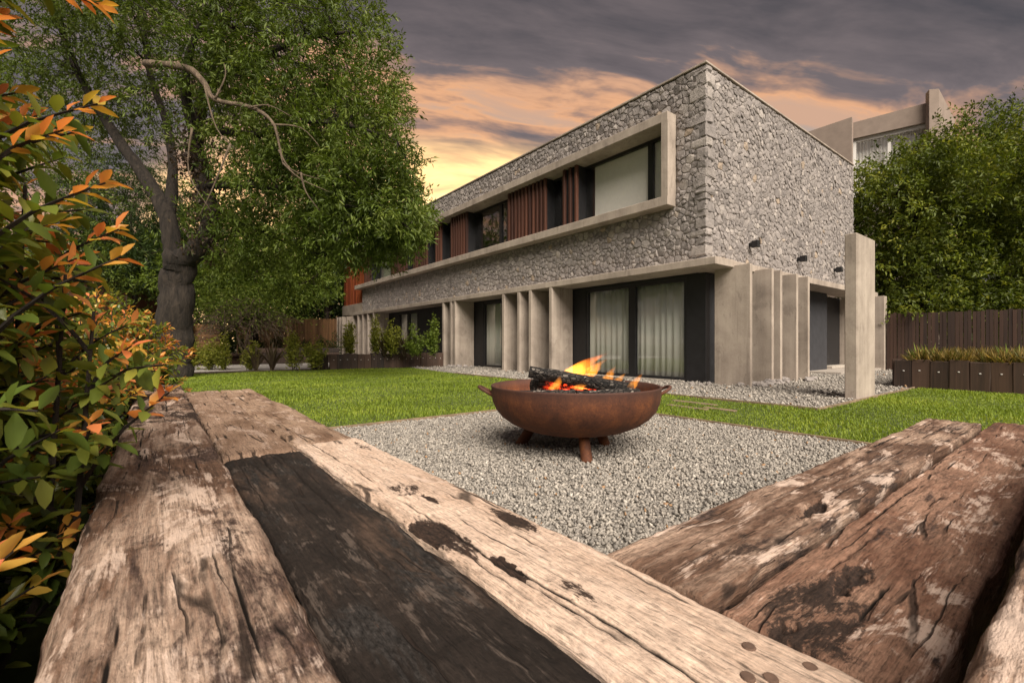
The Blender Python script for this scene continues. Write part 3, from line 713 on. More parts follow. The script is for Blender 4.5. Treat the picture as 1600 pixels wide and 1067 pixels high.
tag(box('pane_backing', M['curtain'], None, 10.02, 10.03, atx(610, 10.02), atx(594, 10.02), z0 + 0.02, z1 - 0.06, 0), 'pale green blind inside the upper window next to the red boards', 'blind')
SX = 9.40
def shutter(pa, pb):
    ya, yb = atx(pb, SX), atx(pa, SX)
    sh = MB(); sh.quad_box(SX + 0.075, GX + 0.09, ya + 0.012, yb - 0.012, z0 + 0.002, z1 - 0.004, 0)
    s = sh.build('shutter', M['black'], H)
    n = max(3, int(round((yb - ya) / 0.17)))
    mb = MB().quad_box(SX, SX + 0.085, -0.042, 0.042, z0 + 0.004, z1 - 0.006, 0.006); me = mb.mesh('slat', M['slat'])
    for k in range(n):
        o = link('slat', me, s); o.location = (0, ya + 0.045 + (yb - ya - 0.09) * k / (n - 1), 0)
for pa, pb in ((879, 901), (793, 852), (704, 729), (680, 688.5), (645, 666.5), (611, 634.7), (569, 578.5)): shutter(pa, pb)
# boarded end beyond the stone
e = MB(); ye = atx(537, 9.62)
plinth = box('plinth', M['concrete'], H, 9.55, 12.4, 26.53, ye + 0.05, ZS1 + 0.003, 3.30, 0.01)
bk = box('boarded_end', M['black'], H, 9.66, 12.39, 26.53, ye, 3.305, 6.75, 0)
nb = 18; mb = MB().quad_box(9.62, 9.665, -0.5, 0.5, 3.31, 6.72, 0.004)
w = (ye - 26.53) / nb; mb.v = [(x, y * (w - 0.012), zz) for x, y, zz in mb.v]; me = mb.mesh('board', M['cladding'])
for k in range(nb):
    o = link('board', me, bk); o.location = ((k * 7 % 3) * 0.006, 26.53 + w * (k + 0.5), 0)
box('end_coping', M['white_paint'], H, 9.5, 12.45, 26.56, ye + 0.12, 6.755, 6.92, 0.01)

# lamps on the gable
def wall_lamp(x, z, label):
    l = thing('wall_lamp', (x, YS, z), label, 'wall lamp', 'black lamps on the gable')
    box('back_plate', M['black_metal'], l, -0.035, 0.035, -0.14, -0.02, -0.05, 0.05, 0.004, local=True)
    hd = MB().quad_box(-0.055, 0.055, -0.26, -0.10, -0.085, 0.085, 0.008).build('lamp_body', M['black_metal'], l, local=True)
    box('lens', M['white_paint'], hd, -0.03, 0.03, -0.235, -0.125, -0.088, -0.083, 0, local=True)
wall_lamp(11.45, 3.30, 'black box wall lamp on the gable next to the stone corner')
wall_lamp(14.30, 3.27, 'black box wall lamp on the gable midway along, over the last fin')
wall_lamp(17.1, 3.24, 'black box wall lamp on the gable beside the tall concrete pillar')
# tall pillar
pl = MB().quad_box(8.78, 9.70, 2.43, 2.60, -0.06, 2.66, 0.012)
tag(pl.build('concrete_pillar', M['concrete']), 'tall freestanding pale concrete pillar rising from the entrance gravel', 'pillar')
# rubble at the feet of the fins
RR = random.Random(5)
def rock(p, s, label, grp):
    mb = MB(); n0 = 0
    for a in range(5):
        th = math.pi * (a + 0.5) / 5
        for k in range(7):
            ph = 2 * math.pi * (k + 0.5 * (a % 2)) / 7; q = s * RR.uniform(0.72, 1.18)
            mb.v.append((q * math.sin(th) * math.cos(ph) * 1.3, q * math.sin(th) * math.sin(ph), q * math.cos(th) * 0.75))
    for a in range(4):
        for k in range(7): mb.f.append((a * 7 + k, a * 7 + (k + 1) % 7, a * 7 + 7 + (k + 1) % 7, a * 7 + 7 + k))
    mb.f += [tuple(range(7))[::-1], tuple(range(28, 35))]
    o = mb.build('rock', M['stone']); a = o.data.attributes.new('rnd', 'FLOAT', 'FACE'); a.data.foreach_set('value', [RR.uniform(0.3, 0.8)] * len(mb.f))
    o.location = (p[0], p[1], s * 0.45); o.rotation_euler = (RR.uniform(-.3, .3), RR.uniform(-.3, .3), RR.uniform(0, 6.28)); tag(o, label, 'rock', grp)
for k in range(22):
    rock((RR.uniform(9.6, 12.9), RR.uniform(4.35, 4.75)), RR.uniform(0.05, 0.12), 'broken grey rock lying at the foot of the gable fins', 'rocks under the gable fins')
for k in range(12):
    rock((RR.uniform(8.8, 9.5), RR.uniform(14.6, 16.0)), RR.uniform(0.06, 0.12), 'broken grey rock at the foot of the fins beside the shrub planter', 'rocks under the front fins')
for k in range(3): rock((9.4 - 0.13 * k, 5.25 + 0.12 * k), RR.uniform(0.06, 0.09), 'broken grey rock under the black corner of the house', 'rocks at the black corner')
# ------------------------------------------------------------------ sleeper benches
def grid_steps(a, b, near, d0, k, dmax):
    """positions from a to b, finer close to the coordinate near"""
    xs = [a]
    while xs[-1] < b - 1e-4: xs.append(min(b, xs[-1] + min(dmax, max(d0, abs(xs[-1] - near) * k))))
    return xs
def sleeper(name, parent, m, start, ang, L, W, T, near=0.0, seed=0, rnd=0.018, rough=1.0, holes=(), chars=(), d0=0.006, label=None, sag=0.0, cracks=7, wob=0.012):
    """weathered baulk: local x along the length, top at z=0; holes/chars: (x, y, rx, ry, depth)"""
    r = random.Random(seed); xs = grid_steps(0, L, near, d0, 0.010, 0.03)
    ny = 60 if d0 < 0.01 else 24
    ys = [-W / 2 + W * i / ny for i in range(ny + 1)]
    ck = []
    for _ in range(cracks):
        x0 = r.uniform(-0.1, L * 0.9); ck.append((x0, x0 + r.uniform(0.25, 0.9), r.uniform(-W * 0.42, W * 0.42), r.uniform(0.005, 0.010), r.uniform(0, 50)))
    V = []; cr = []; ch = []; so = seed * 13.7
    prof = [(-1, -T, 0), (-1, -T * 0.6, 0), (-1, -rnd * 1.4, 0)]
    cols = prof + [(y, 0.0, 1) for y in ys] + [(1, -rnd * 1.4, 0), (1, -T * 0.6, 0), (1, -T, 0)]
    for x in xs:
        eL = wob * (noise.noise(Vector((x * 2.1, so, 1))) + 0.5 * noise.noise(Vector((x * 9, so, 2))) + 0.3 * noise.noise(Vector((x * 31, so, 2.5))))
        eR = wob * (noise.noise(Vector((x * 2.1, so, 5))) + 0.5 * noise.noise(Vector((x * 9, so, 6))) + 0.3 * noise.noise(Vector((x * 31, so, 6.5))))
        endd = min(x, L - x); er = max(0.0, 1 - endd / 0.012)
        for (yy, zz, top) in cols:
            if top:
                y = yy; edge = min(y + W / 2, W / 2 - y)
                rr = rnd * (1 + 0.7 * noise.noise(Vector((x * 5, so + (3 if y > 0 else 8), 0))))
                z = -rr * (1 - min(1, edge / max(rr, 1e-4))) ** 2 * 1.2 - 0.012 * er * er
                z += rough * (0.005 * noise.noise(Vector((x * 2.5, y * 9 + so, 0))) + 0.0028 * noise.noise(Vector((x * 14, y * 55 + so, 3))) + 0.0022 * noise.noise(Vector((x * 40, y * 60 + so, 9))))
                # shift the edge columns with the wobbling sides
                k = (y / (W / 2)); y = y + (eR * max(0, k) ** 3 if k > 0 else -eL * max(0, -k) ** 3)
                c = 0.0; q = 0.0
                for x0, x1, yc, wd, ph in ck:
                    if x0 < x < x1:
                        ycx = yc + 0.010 * noise.noise(Vector((x * 3, ph, 0))) + 0.003 * noise.noise(Vector((x * 22, ph, 4)))
                        a = min(x - x0, x1 - x) / 0.12; a = min(1, a); dd = abs(y - ycx) / (wd * 0.55)
                        if dd < 1: c = max(c, a * (1 - dd))
                hd = 0.0
                for hx, hy, rx, ry, dp in holes:
                    e = math.hypot((x - hx) / rx, (y - hy) / ry) + 0.6 * noise.noise(Vector((x * 20, y * 45 + so, 2))) + 0.4 * noise.noise(Vector((x * 60, y * 130 + so, 5)))
                    if e < 1: hd = max(hd, min(1, (1 - e) * 2.2)); z -= dp * min(1, (1 - e) * 2.2) * (0.75 + 0.5 * noise.noise(Vector((x * 60, y * 90, so))))
                for hx, hy, rx, ry, dp in chars:
                    e = math.hypot((x - hx) / rx, (y - hy) / ry)
                    if e < 1.5: q = max(q, dp * min(1, max(0, 1.5 - e) * 1.3))
                z -= 0.011 * c * rough
                cr.append(min(1, c)); ch.append(max(q, hd * 0.9)); V.append((x, y, z))
            else:
                y = yy * W / 2 + (eR if yy > 0 else -eL); bu = 0.006 * rough * noise.noise(Vector((x * 7, zz * 20 + so, yy)))
                V.append((x, y + bu, zz)); cr.append(0); ch.append(0)
    nc = len(cols); nx = len(xs)
    Fc = [(i * nc + j, (i + 1) * nc + j, (i + 1) * nc + j + 1, i * nc + j + 1) for i in range(nx - 1) for j in range(nc - 1)]
    Fc += [tuple(i * nc + j for i, j in ((ii, jj),)) for ii, jj in ()]
    e0 = tuple(range(nc)); e1 = tuple((nx - 1) * nc + j for j in range(nc))[::-1]
    me = bpy.data.meshes.new(name); me.from_pydata(V, [], Fc + [e0, e1]); me.materials.append(m)
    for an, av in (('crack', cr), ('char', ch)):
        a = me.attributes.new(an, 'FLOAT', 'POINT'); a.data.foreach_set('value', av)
    me.polygons.foreach_set('use_smooth', [2 < (i_ % (nc - 1)) < nc - 4 for i_ in range(len(Fc))] + [False, False]); me.update()
    o = link(name, me, parent); o.location = start; o.rotation_euler = (0, 0, ang)
    if label: o['label'] = label
    return o
SEAT = 0.48
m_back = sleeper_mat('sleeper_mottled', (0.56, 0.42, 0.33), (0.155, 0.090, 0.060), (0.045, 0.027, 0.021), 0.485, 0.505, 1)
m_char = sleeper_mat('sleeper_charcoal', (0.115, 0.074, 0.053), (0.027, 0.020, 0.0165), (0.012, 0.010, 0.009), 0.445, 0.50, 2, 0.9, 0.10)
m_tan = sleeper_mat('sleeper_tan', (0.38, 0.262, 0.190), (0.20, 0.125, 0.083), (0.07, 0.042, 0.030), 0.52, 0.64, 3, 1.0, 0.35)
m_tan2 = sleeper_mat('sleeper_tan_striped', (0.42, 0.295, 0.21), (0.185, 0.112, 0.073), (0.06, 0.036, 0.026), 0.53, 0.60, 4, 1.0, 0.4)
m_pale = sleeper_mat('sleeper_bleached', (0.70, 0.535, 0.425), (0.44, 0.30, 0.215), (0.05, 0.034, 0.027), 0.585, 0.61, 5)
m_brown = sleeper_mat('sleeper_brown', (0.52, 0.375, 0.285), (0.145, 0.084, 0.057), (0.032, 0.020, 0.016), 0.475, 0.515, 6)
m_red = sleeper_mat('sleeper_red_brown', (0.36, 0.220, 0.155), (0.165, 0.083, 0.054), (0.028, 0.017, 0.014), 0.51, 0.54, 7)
UP = R(90)
bench1 = thing('sleeper_bench', (0.3, 2.4, 0), 'long bench of weathered railway sleepers beside the red-tipped hedge', 'bench', 'railway sleeper benches')
# local x runs along +Y; local +y points to -X
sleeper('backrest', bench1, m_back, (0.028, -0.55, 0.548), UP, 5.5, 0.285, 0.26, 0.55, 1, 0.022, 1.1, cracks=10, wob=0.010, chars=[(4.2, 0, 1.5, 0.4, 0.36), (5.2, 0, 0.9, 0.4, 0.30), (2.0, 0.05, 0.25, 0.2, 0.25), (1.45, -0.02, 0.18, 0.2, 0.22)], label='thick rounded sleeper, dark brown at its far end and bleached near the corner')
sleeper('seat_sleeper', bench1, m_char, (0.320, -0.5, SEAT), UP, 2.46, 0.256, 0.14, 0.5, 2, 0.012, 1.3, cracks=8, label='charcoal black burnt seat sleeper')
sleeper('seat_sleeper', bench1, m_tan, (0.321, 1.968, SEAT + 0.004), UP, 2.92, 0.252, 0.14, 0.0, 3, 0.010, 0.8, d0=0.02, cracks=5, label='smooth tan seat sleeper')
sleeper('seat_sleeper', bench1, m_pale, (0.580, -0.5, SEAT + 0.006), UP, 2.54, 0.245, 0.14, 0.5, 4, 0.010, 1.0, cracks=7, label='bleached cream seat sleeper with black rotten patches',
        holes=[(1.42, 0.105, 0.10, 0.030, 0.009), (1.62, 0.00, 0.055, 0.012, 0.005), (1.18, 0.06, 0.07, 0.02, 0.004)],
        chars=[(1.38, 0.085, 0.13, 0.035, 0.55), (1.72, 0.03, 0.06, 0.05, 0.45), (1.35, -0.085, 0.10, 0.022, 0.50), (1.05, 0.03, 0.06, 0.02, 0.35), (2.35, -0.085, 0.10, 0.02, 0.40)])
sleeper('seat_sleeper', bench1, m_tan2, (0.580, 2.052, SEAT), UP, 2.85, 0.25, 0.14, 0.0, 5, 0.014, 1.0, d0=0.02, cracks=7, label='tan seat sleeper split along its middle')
for y in (0.3, 1.98, 3.4, 4.6): box('support', M['post'], bench1, -0.06, 0.66, y - 0.1, y + 0.1, -0.02, 0.345, 0.01)
bench2 = thing('sleeper_bench', (2.1, 0.3, 0), 'shorter bench of brown railway sleepers with a rotted hole, meeting the hedge bench', 'bench', 'railway sleeper benches')
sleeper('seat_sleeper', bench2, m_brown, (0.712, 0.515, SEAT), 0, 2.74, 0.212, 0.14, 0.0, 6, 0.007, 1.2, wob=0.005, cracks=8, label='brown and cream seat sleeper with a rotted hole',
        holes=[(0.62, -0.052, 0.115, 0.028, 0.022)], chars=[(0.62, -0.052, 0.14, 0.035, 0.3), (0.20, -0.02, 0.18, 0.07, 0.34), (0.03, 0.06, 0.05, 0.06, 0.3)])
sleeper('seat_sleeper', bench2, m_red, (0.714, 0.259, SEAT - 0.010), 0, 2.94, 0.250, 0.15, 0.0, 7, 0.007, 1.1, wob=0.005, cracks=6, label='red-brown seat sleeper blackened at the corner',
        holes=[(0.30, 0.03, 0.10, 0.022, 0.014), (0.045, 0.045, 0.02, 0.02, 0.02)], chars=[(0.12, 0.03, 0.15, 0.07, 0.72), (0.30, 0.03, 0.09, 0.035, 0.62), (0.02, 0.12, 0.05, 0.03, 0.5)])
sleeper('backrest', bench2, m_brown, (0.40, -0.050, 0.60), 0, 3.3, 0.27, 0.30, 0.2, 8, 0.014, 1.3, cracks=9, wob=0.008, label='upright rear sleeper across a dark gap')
for x in (0.95, 2.1, 3.3): box('support', M['post'], bench2, x - 0.1, x + 0.1, -0.18, 0.60, -0.02, 0.325, 0.01)
# bolt heads in the bleached sleeper
for px, py in ((1170, 1011), (1168, 1058), (1204, 1060), (1266, 1043)):
    p = atg(px, py, SEAT + 0.006)
    mb = MB().lathe([(0.0, 0.003), (0.008, 0.003), (0.0095, 0.001), (0.010, -0.02)], 14, (p.x, p.y, p.z)); mb.build('bolt_head', M['plug'], bench1)
# ------------------------------------------------------------------ fire bowl
BC = Vector((2.80, 2.76, 0.0))
bowl = thing('fire_bowl', BC, 'big rusted steel fire bowl on three legs with burning logs', 'fire bowl')
prof_o = [(0.0, 0.150), (0.17, 0.153), (0.31, 0.167), (0.44, 0.200), (0.54, 0.245), (0.615, 0.300), (0.663, 0.358), (0.690, 0.420), (0.700, 0.480), (0.703, 0.540)]
prof = prof_o + [(0.706, 0.552), (0.700, 0.556), (0.690, 0.552)] + [(max(0, r_ - 0.014), z_ + 0.012) for r_, z_ in prof_o[::-1]]
MB().lathe(prof, 96).build('bowl', M['rust'], bowl, True, local=True)
rt = Vector((RT[0], RT[1], 0)); fwv = Vector((FW[0], FW[1], 0))
for sgn in (-1, 1):
    pts = []
    for k in range(13):
        a = math.pi * k / 12
        side = -math.cos(a) * 0.085; out = math.sin(a) ** 0.6 * 0.115 if 0 < k < 12 else -0.02
        pts.append(rt * sgn * (0.69 + out) + fwv * side + Vector((0, 0, 0.475 + out * 0.55)))
    MB().tube(pts, [0.0135] * 13, 10).build('handle', M['rust'], bowl, True, local=True)
for lx, ly in ((2.58, 2.41), (2.56, 3.20), (3.13, 2.70)):
    foot = Vector((lx, ly, 0)) - BC; foot.z = -0.005; top = foot * 0.72; top.z = 0.21
    d_ = (foot - top).normalized()
    mb = MB().tube([top, top.lerp(foot, 0.5), foot.lerp(top, 0.08), foot], [0.043, 0.044, 0.046, 0.047], 14)
    mb.build('leg', M['rust'], bowl, True, local=True)
# logs
LR = random.Random(3)
def log(a, b, r0, label, m, seed, half=False):
    a, b = Vector(a), Vector(b); L = (b - a).length; n = max(8, int(L / 0.035)); rr = random.Random(seed); seg = 14; mb = MB()
    for i in range(n + 1):
        x = L * i / n
        for k in range(seg):
            an = 2 * math.pi * k / seg
            q = r0 * (1 + 0.20 * noise.noise(Vector((x * 4, math.cos(an) * 1.3 + seed, math.sin(an) * 1.3))) + 0.10 * noise.noise(Vector((x * 25, math.cos(an) * 4 + seed, math.sin(an) * 4))))
            if half: q *= 0.78 + 0.30 * max(math.cos(an - 0.6), math.cos(an - 2.7), math.cos(an + 1.45)) ** 3
            mb.v.append((x, q * math.cos(an), q * math.sin(an) * 0.92))
    for i in range(n):
        for k in range(seg): mb.f.append((i * seg + k, i * seg + (k + 1) % seg, (i + 1) * seg + (k + 1) % seg, (i + 1) * seg + k))
    mb.f += [tuple(range(seg))[::-1], tuple(n * seg + k for k in range(seg))]
    o = mb.build('log', m); o.location = a; o.rotation_euler = (b - a).to_track_quat('X', 'Z').to_euler()
    return tag(o, label, 'log', 'burning logs in the fire bowl')
def bp(r, f, z): return BC + rt * r + fwv * f + Vector((0, 0, z))
log(bp(-0.385, -0.05, 0.672), bp(0.46, -0.10, 0.525), 0.058, 'long charred log slanting out over the rim of the bowl', M['char'], 1, True)
log(bp(-0.30, 0.02, 0.60), bp(0.30, 0.00, 0.545), 0.062, 'red glowing log under the slanting log', M['ember'], 2, True)
log(bp(-0.46, -0.18, 0.475), bp(-0.02, -0.20, 0.485), 0.055, 'ashy short log on the bowl bed below the slanting log tip', M['char'], 3)
log(bp(-0.02, -0.24, 0.478), bp(0.50, -0.14, 0.485), 0.056, 'grey crackled log at the front of the bowl', M['char'], 4)
log(bp(0.02, 0.24, 0.60), bp(0.46, 0.16, 0.545), 0.052, 'black log lying at the back behind the flames', M['char'], 5, True)
log(bp(-0.34, 0.10, 0.53), bp(0.05, 0.30, 0.50), 0.07, 'thick log half buried in ash at the back of the bowl', M['ember'], 6)
# bed of ash inside the bowl
mb = MB(); NR, NS = 14, 48
for i in range(NR + 1):
    r_ = 0.655 * i / NR
    for k in range(NS):
        a = 2 * math.pi * k / NS; x, y = r_ * math.cos(a), r_ * math.sin(a)
        mb.v.append((x, y, 0.405 + 0.055 * (1 - (i / NR) ** 2) + 0.02 * noise.noise(Vector((x * 7, y * 7, 0))) + 0.012 * noise.noise(Vector((x * 24, y * 24, 3)))))
for i in range(NR):
    for k in range(NS): mb.f.append((i * NS + k, i * NS + (k + 1) % NS, (i + 1) * NS + (k + 1) % NS, (i + 1) * NS + k))
ash = mb.build('ash_bed', M['ash'], None, True); ash.location = BC; tag(ash, 'heap of pale ash and cinders under the logs', 'ash', kind='stuff')
def flame(base, h, w, lean, seed, label):
    """a closed wisp that leans and curls; its volume glows"""
    rr = random.Random(seed); n = 22; seg = 12; mb = MB()
    for i in range(n + 1):
        t = i / n; c = Vector((lean[0] * t ** 1.5 + 0.10 * w * math.sin(t * 6 + seed), lean[1] * t ** 1.5, h * t))
        wid = w * (0.30 + 1.35 * t ** 0.5 * (1 - t) ** 0.9) * (1 - t ** 3)
        for k in range(seg):
            a = 2 * math.pi * k / seg; q = 1 + 0.35 * noise.noise(Vector((math.cos(a) * 1.2, math.sin(a) * 1.2 + seed * 9, t * 5)))
            p = c + rt * (wid * 0.5 * q * math.cos(a)) + fwv * (wid * 0.30 * q * math.sin(a)); mb.v.append(tuple(p))
    for i in range(n):
        for k in range(seg): mb.f.append((i * seg + k, i * seg + (k + 1) % seg, (i + 1) * seg + (k + 1) % seg, (i + 1) * seg + k))
    mb.f += [tuple(range(seg))[::-1], tuple(n * seg + k for k in range(seg))]
    o = mb.build('flame', M['flame'], None, True); o.location = base; return tag(o, label, 'flame', 'flames over the logs')
lr = lambda d_, u=0.0: (rt.x * d_ + fwv.x * u, rt.y * d_ + fwv.y * u)
flame(bp(-0.04, 0.02, 0.600), 0.24, 0.25, lr(0.36), 1, 'largest yellow flame leaning off the slanting log')
flame(bp(-0.06, 0.05, 0.605), 0.165, 0.22, lr(0.20), 6, 'broad orange flame hugging the top of the slanting log')
flame(bp(0.29, 0.06, 0.560), 0.155, 0.11, lr(0.07), 2, 'orange flame rising between the slanting log and the back log')
flame(bp(0.44, -0.14, 0.510), 0.16, 0.10, lr(0.10), 3, 'flame at the low end of the slanting log')
flame(bp(-0.19, -0.15, 0.500), 0.15, 0.11, lr(0.06), 4, 'small yellow flame in front of the glowing log')
flame(bp(0.10, 0.10, 0.590), 0.19, 0.17, lr(0.22), 7, 'ragged orange flame behind the largest flame')
flame(bp(0.36, 0.02, 0.555), 0.10, 0.09, lr(0.08), 8, 'low flame licking along the back of the slanting log')
flame(bp(0.02, -0.10, 0.520), 0.07, 0.14, lr(0.05), 9, 'low orange flame in the gap between the front logs')
flame(bp(-0.12, 0.04, 0.600), 0.11, 0.13, lr(0.14), 10, 'short flame at the root of the largest flame')
# ------------------------------------------------------------------ grass
def in_poly(P, poly):
    x, y = P.T; c = np.zeros(len(P), bool); n = len(poly)
    for i in range(n):
        x1, y1 = poly[i]; x2, y2 = poly[(i + 1) % n]
        if y1 == y2: continue
        k = ((y1 > y) != (y2 > y)) & (x < (x2 - x1) * (y - y1) / (y2 - y1) + x1); c ^= k
    return c
def grass():
    g = np.random.default_rng(9); n = 620000
    P = np.stack([g.uniform(-4.5, 12.2, n), g.uniform(-3.5, 17.0, n)], 1)
    d = P[:, 0] * FW[0] + P[:, 1] * FW[1]; lat = (P[:, 0] * RT[0] + P[:, 1] * RT[1]) / np.maximum(d, .1)
    keep = (d > 1.5) & (np.abs(lat) < 1.22) & (g.random(n) < np.clip(6.0 / np.maximum(d, .1), 0.28, 1.0))
    keep &= in_poly(P, [(-0.4, -8), (12.18, -8), (12.18, 2.37), (7.06, 2.37), (7.06, 12), (7.6, 16.3), (4.7, 16.5), (-6, 16.8), (-6, 5.2), (-0.4, 5.2)])
    keep &= ~((P[:, 0] > 0.5) & (P[:, 0] < 4.965) & (P[:, 1] > 0.3) & (P[:, 1] < 4.955))
    keep &= ~((P[:, 0] < 0.75) & (P[:, 1] < 4.95)) & ~((P[:, 0] < 3.75) & (P[:, 1] < 0.65))
    P = P[keep]; d = d[keep]; n = len(P)
    h = g.uniform(0.018, 0.040, n) * (0.85 + 0.3 * np.sin(P[:, 0] * 2.1 + 3 * np.sin(P[:, 1] * 1.3))); w = np.clip(0.0055 + 0.0008 * d, 0.006, 0.016)
    a = g.uniform(0, 2 * np.pi, n); L = g.uniform(0.2, 1.0, n) * h
    B = np.stack([P[:, 0], P[:, 1], np.zeros(n)], 1); S = np.stack([-np.sin(a), np.cos(a), np.zeros(n)], 1) * (w / 2)[:, None]
    D = np.stack([np.cos(a) * L, np.sin(a) * L, h], 1); Mp = B + D * np.array([0.35, 0.35, 0.62]); T = B + D
    V = np.stack([B - S, B + S, Mp + S * .8, Mp - S * .8, T], 1).reshape(-1, 3); i = np.arange(n) * 5
    Fc = np.concatenate([np.stack([i, i + 1, i + 2], 1), np.stack([i, i + 2, i + 3], 1), np.stack([i + 3, i + 2, i + 4], 1)], 0)
    patch = 0.5 + 0.17 * np.sin(P[:, 0] * 1.7 + 2 * np.sin(P[:, 1] * 0.9)) * np.sin(P[:, 1] * 2.3) ; r = np.clip(g.normal(0, 0.20, n) + patch, 0, 1)
    return tag(link('grass', fast_mesh('grass', V, Fc, M['grass'], {'rnd': np.tile(r, 3)})), 'short bright green mown grass of the lawn', 'grass', kind='stuff')
grass()
# ------------------------------------------------------------------ trees
def spray_cloud(name, centers, m, parent, nleaf, size, L, W, seed, droop=0.25, radius=None, up=0.6, tone=None):
    """sprays of leaves: each centre gets a twig direction and leaves along it"""
    g = np.random.default_rng(seed); C = np.asarray(centers, float); n = len(C)
    out = unit(g.normal(size=(n, 3)) + np.array([0, 0, 0.1]) - np.array([0, 0, droop]))
    if radius is not None: out = unit(out * 0.8 + radius)
    t = g.random((n, nleaf)); base = C[:, None, :] + out[:, None, :] * (t * size)[:, :, None] + g.normal(0, size * 0.10, (n, nleaf, 3))
    side = unit(g.normal(size=(n * nleaf, 3))).reshape(n, nleaf, 3)
    D = unit((out[:, None, :] * 0.9 + side * 0.9).reshape(-1, 3) - np.array([0, 0, droop * 0.5]))
    tn = (g.normal(0.45, 0.16, n) if tone is None else tone)[:, None] + g.normal(0, 0.13, (n, nleaf))
    tn = tn + 0.42 * np.array([noise.noise(Vector(c) * 0.9) for c in C])[:, None]
    return leaves(name, base.reshape(-1, 3), D, L * g.uniform(0.65, 1.2, n * nleaf), W * g.uniform(0.8, 1.2, n * nleaf), m, parent, np.clip(tn, 0, 1).ravel(), seed + 1, up=up)
def blob_points(blobs, seed, gap=0.0, shell=0.55, gs=0.7):
    """points in ellipsoids (centre, radii, count); noise leaves gaps. Returns points and outward directions"""
    g = np.random.default_rng(seed); A = []; O = []
    for c, r, n in blobs:
        d = unit(g.normal(size=(n, 3))); q = (shell ** 3 + (1 - shell ** 3) * g.random(n)) ** (1 / 3) * (1 + 0.10 * g.normal(size=n))
        p = np.array(c) + d * q[:, None] * np.array(r)
        if gap > 0:
            k = np.array([noise.noise(Vector(x * gs)) for x in p]) > (-0.6 + gap); p = p[k]; d = d[k]
        A.append(p); O.append(d)
    return np.concatenate(A), np.concatenate(O)
def pblob(px, py, D, rx, ry, rd, n):
    """ellipsoid seen at pixel (px, py) at depth D metres; radii in pixels across and metres in depth"""
    k = D / FPX; return (tuple(atd(px, py, D)), ((rx * k * abs(RT[0]) + rd * abs(FW[0])) * 1.0, (rx * k * abs(RT[1]) + rd * abs(FW[1])), ry * k), n)
def limb(mb, pts, r0, r1, seg=9, seed=0, sub=4, wig=0.05):
    rr = random.Random(seed); P = [Vector(p) for p in pts]; out = []
    for i in range(len(P) - 1):
        p0 = P[max(i - 1, 0)]; p1 = P[i]; p2 = P[i + 1]; p3 = P[min(i + 2, len(P) - 1)]
        for k in range(sub):
            t = k / sub
            out.append(0.5 * ((2 * p1) + (p2 - p0) * t + (2 * p0 - 5 * p1 + 4 * p2 - p3) * t * t + (3 * p1 - p0 - 3 * p2 + p3) * t ** 3) + Vector((rr.uniform(-wig, wig), rr.uniform(-wig, wig), rr.uniform(-wig, wig))) * r0)
    out.append(P[-1]); n = len(out)
    mb.tube(out, [r0 + (r1 - r0) * (i / (n - 1)) ** 0.8 for i in range(n)], seg, jitter=0.07, rnd=rr); return out
def twigs(mb, nodes, C, n, r, seed, maxd=3.0):
    rr = random.Random(seed); N = np.array([list(p) for p in nodes]); idx = list(range(len(C))); rr.shuffle(idx)
    for i in idx[:n]:
        c = C[i]; d2 = ((N - c) ** 2).sum(1); j = int(np.argmin(d2 + np.maximum(0, N[:, 2] - c[2]) * 0.5)); a = Vector(N[j]); b = Vector(c)
        if (b - a).length > maxd: continue
        m1 = a.lerp(b, 0.4) + Vector((rr.uniform(-.2, .2), rr.uniform(-.2, .2), rr.uniform(0, .35))) * (b - a).length * 0.5
        m2 = a.lerp(b, 0.75) + Vector((rr.uniform(-.15, .15), rr.uniform(-.15, .15), rr.uniform(0, .25))) * (b - a).length * 0.4
        mb.tube([a, m1, m2, b], [r, r * 0.7, r * 0.45, r * 0.2], 5, False)

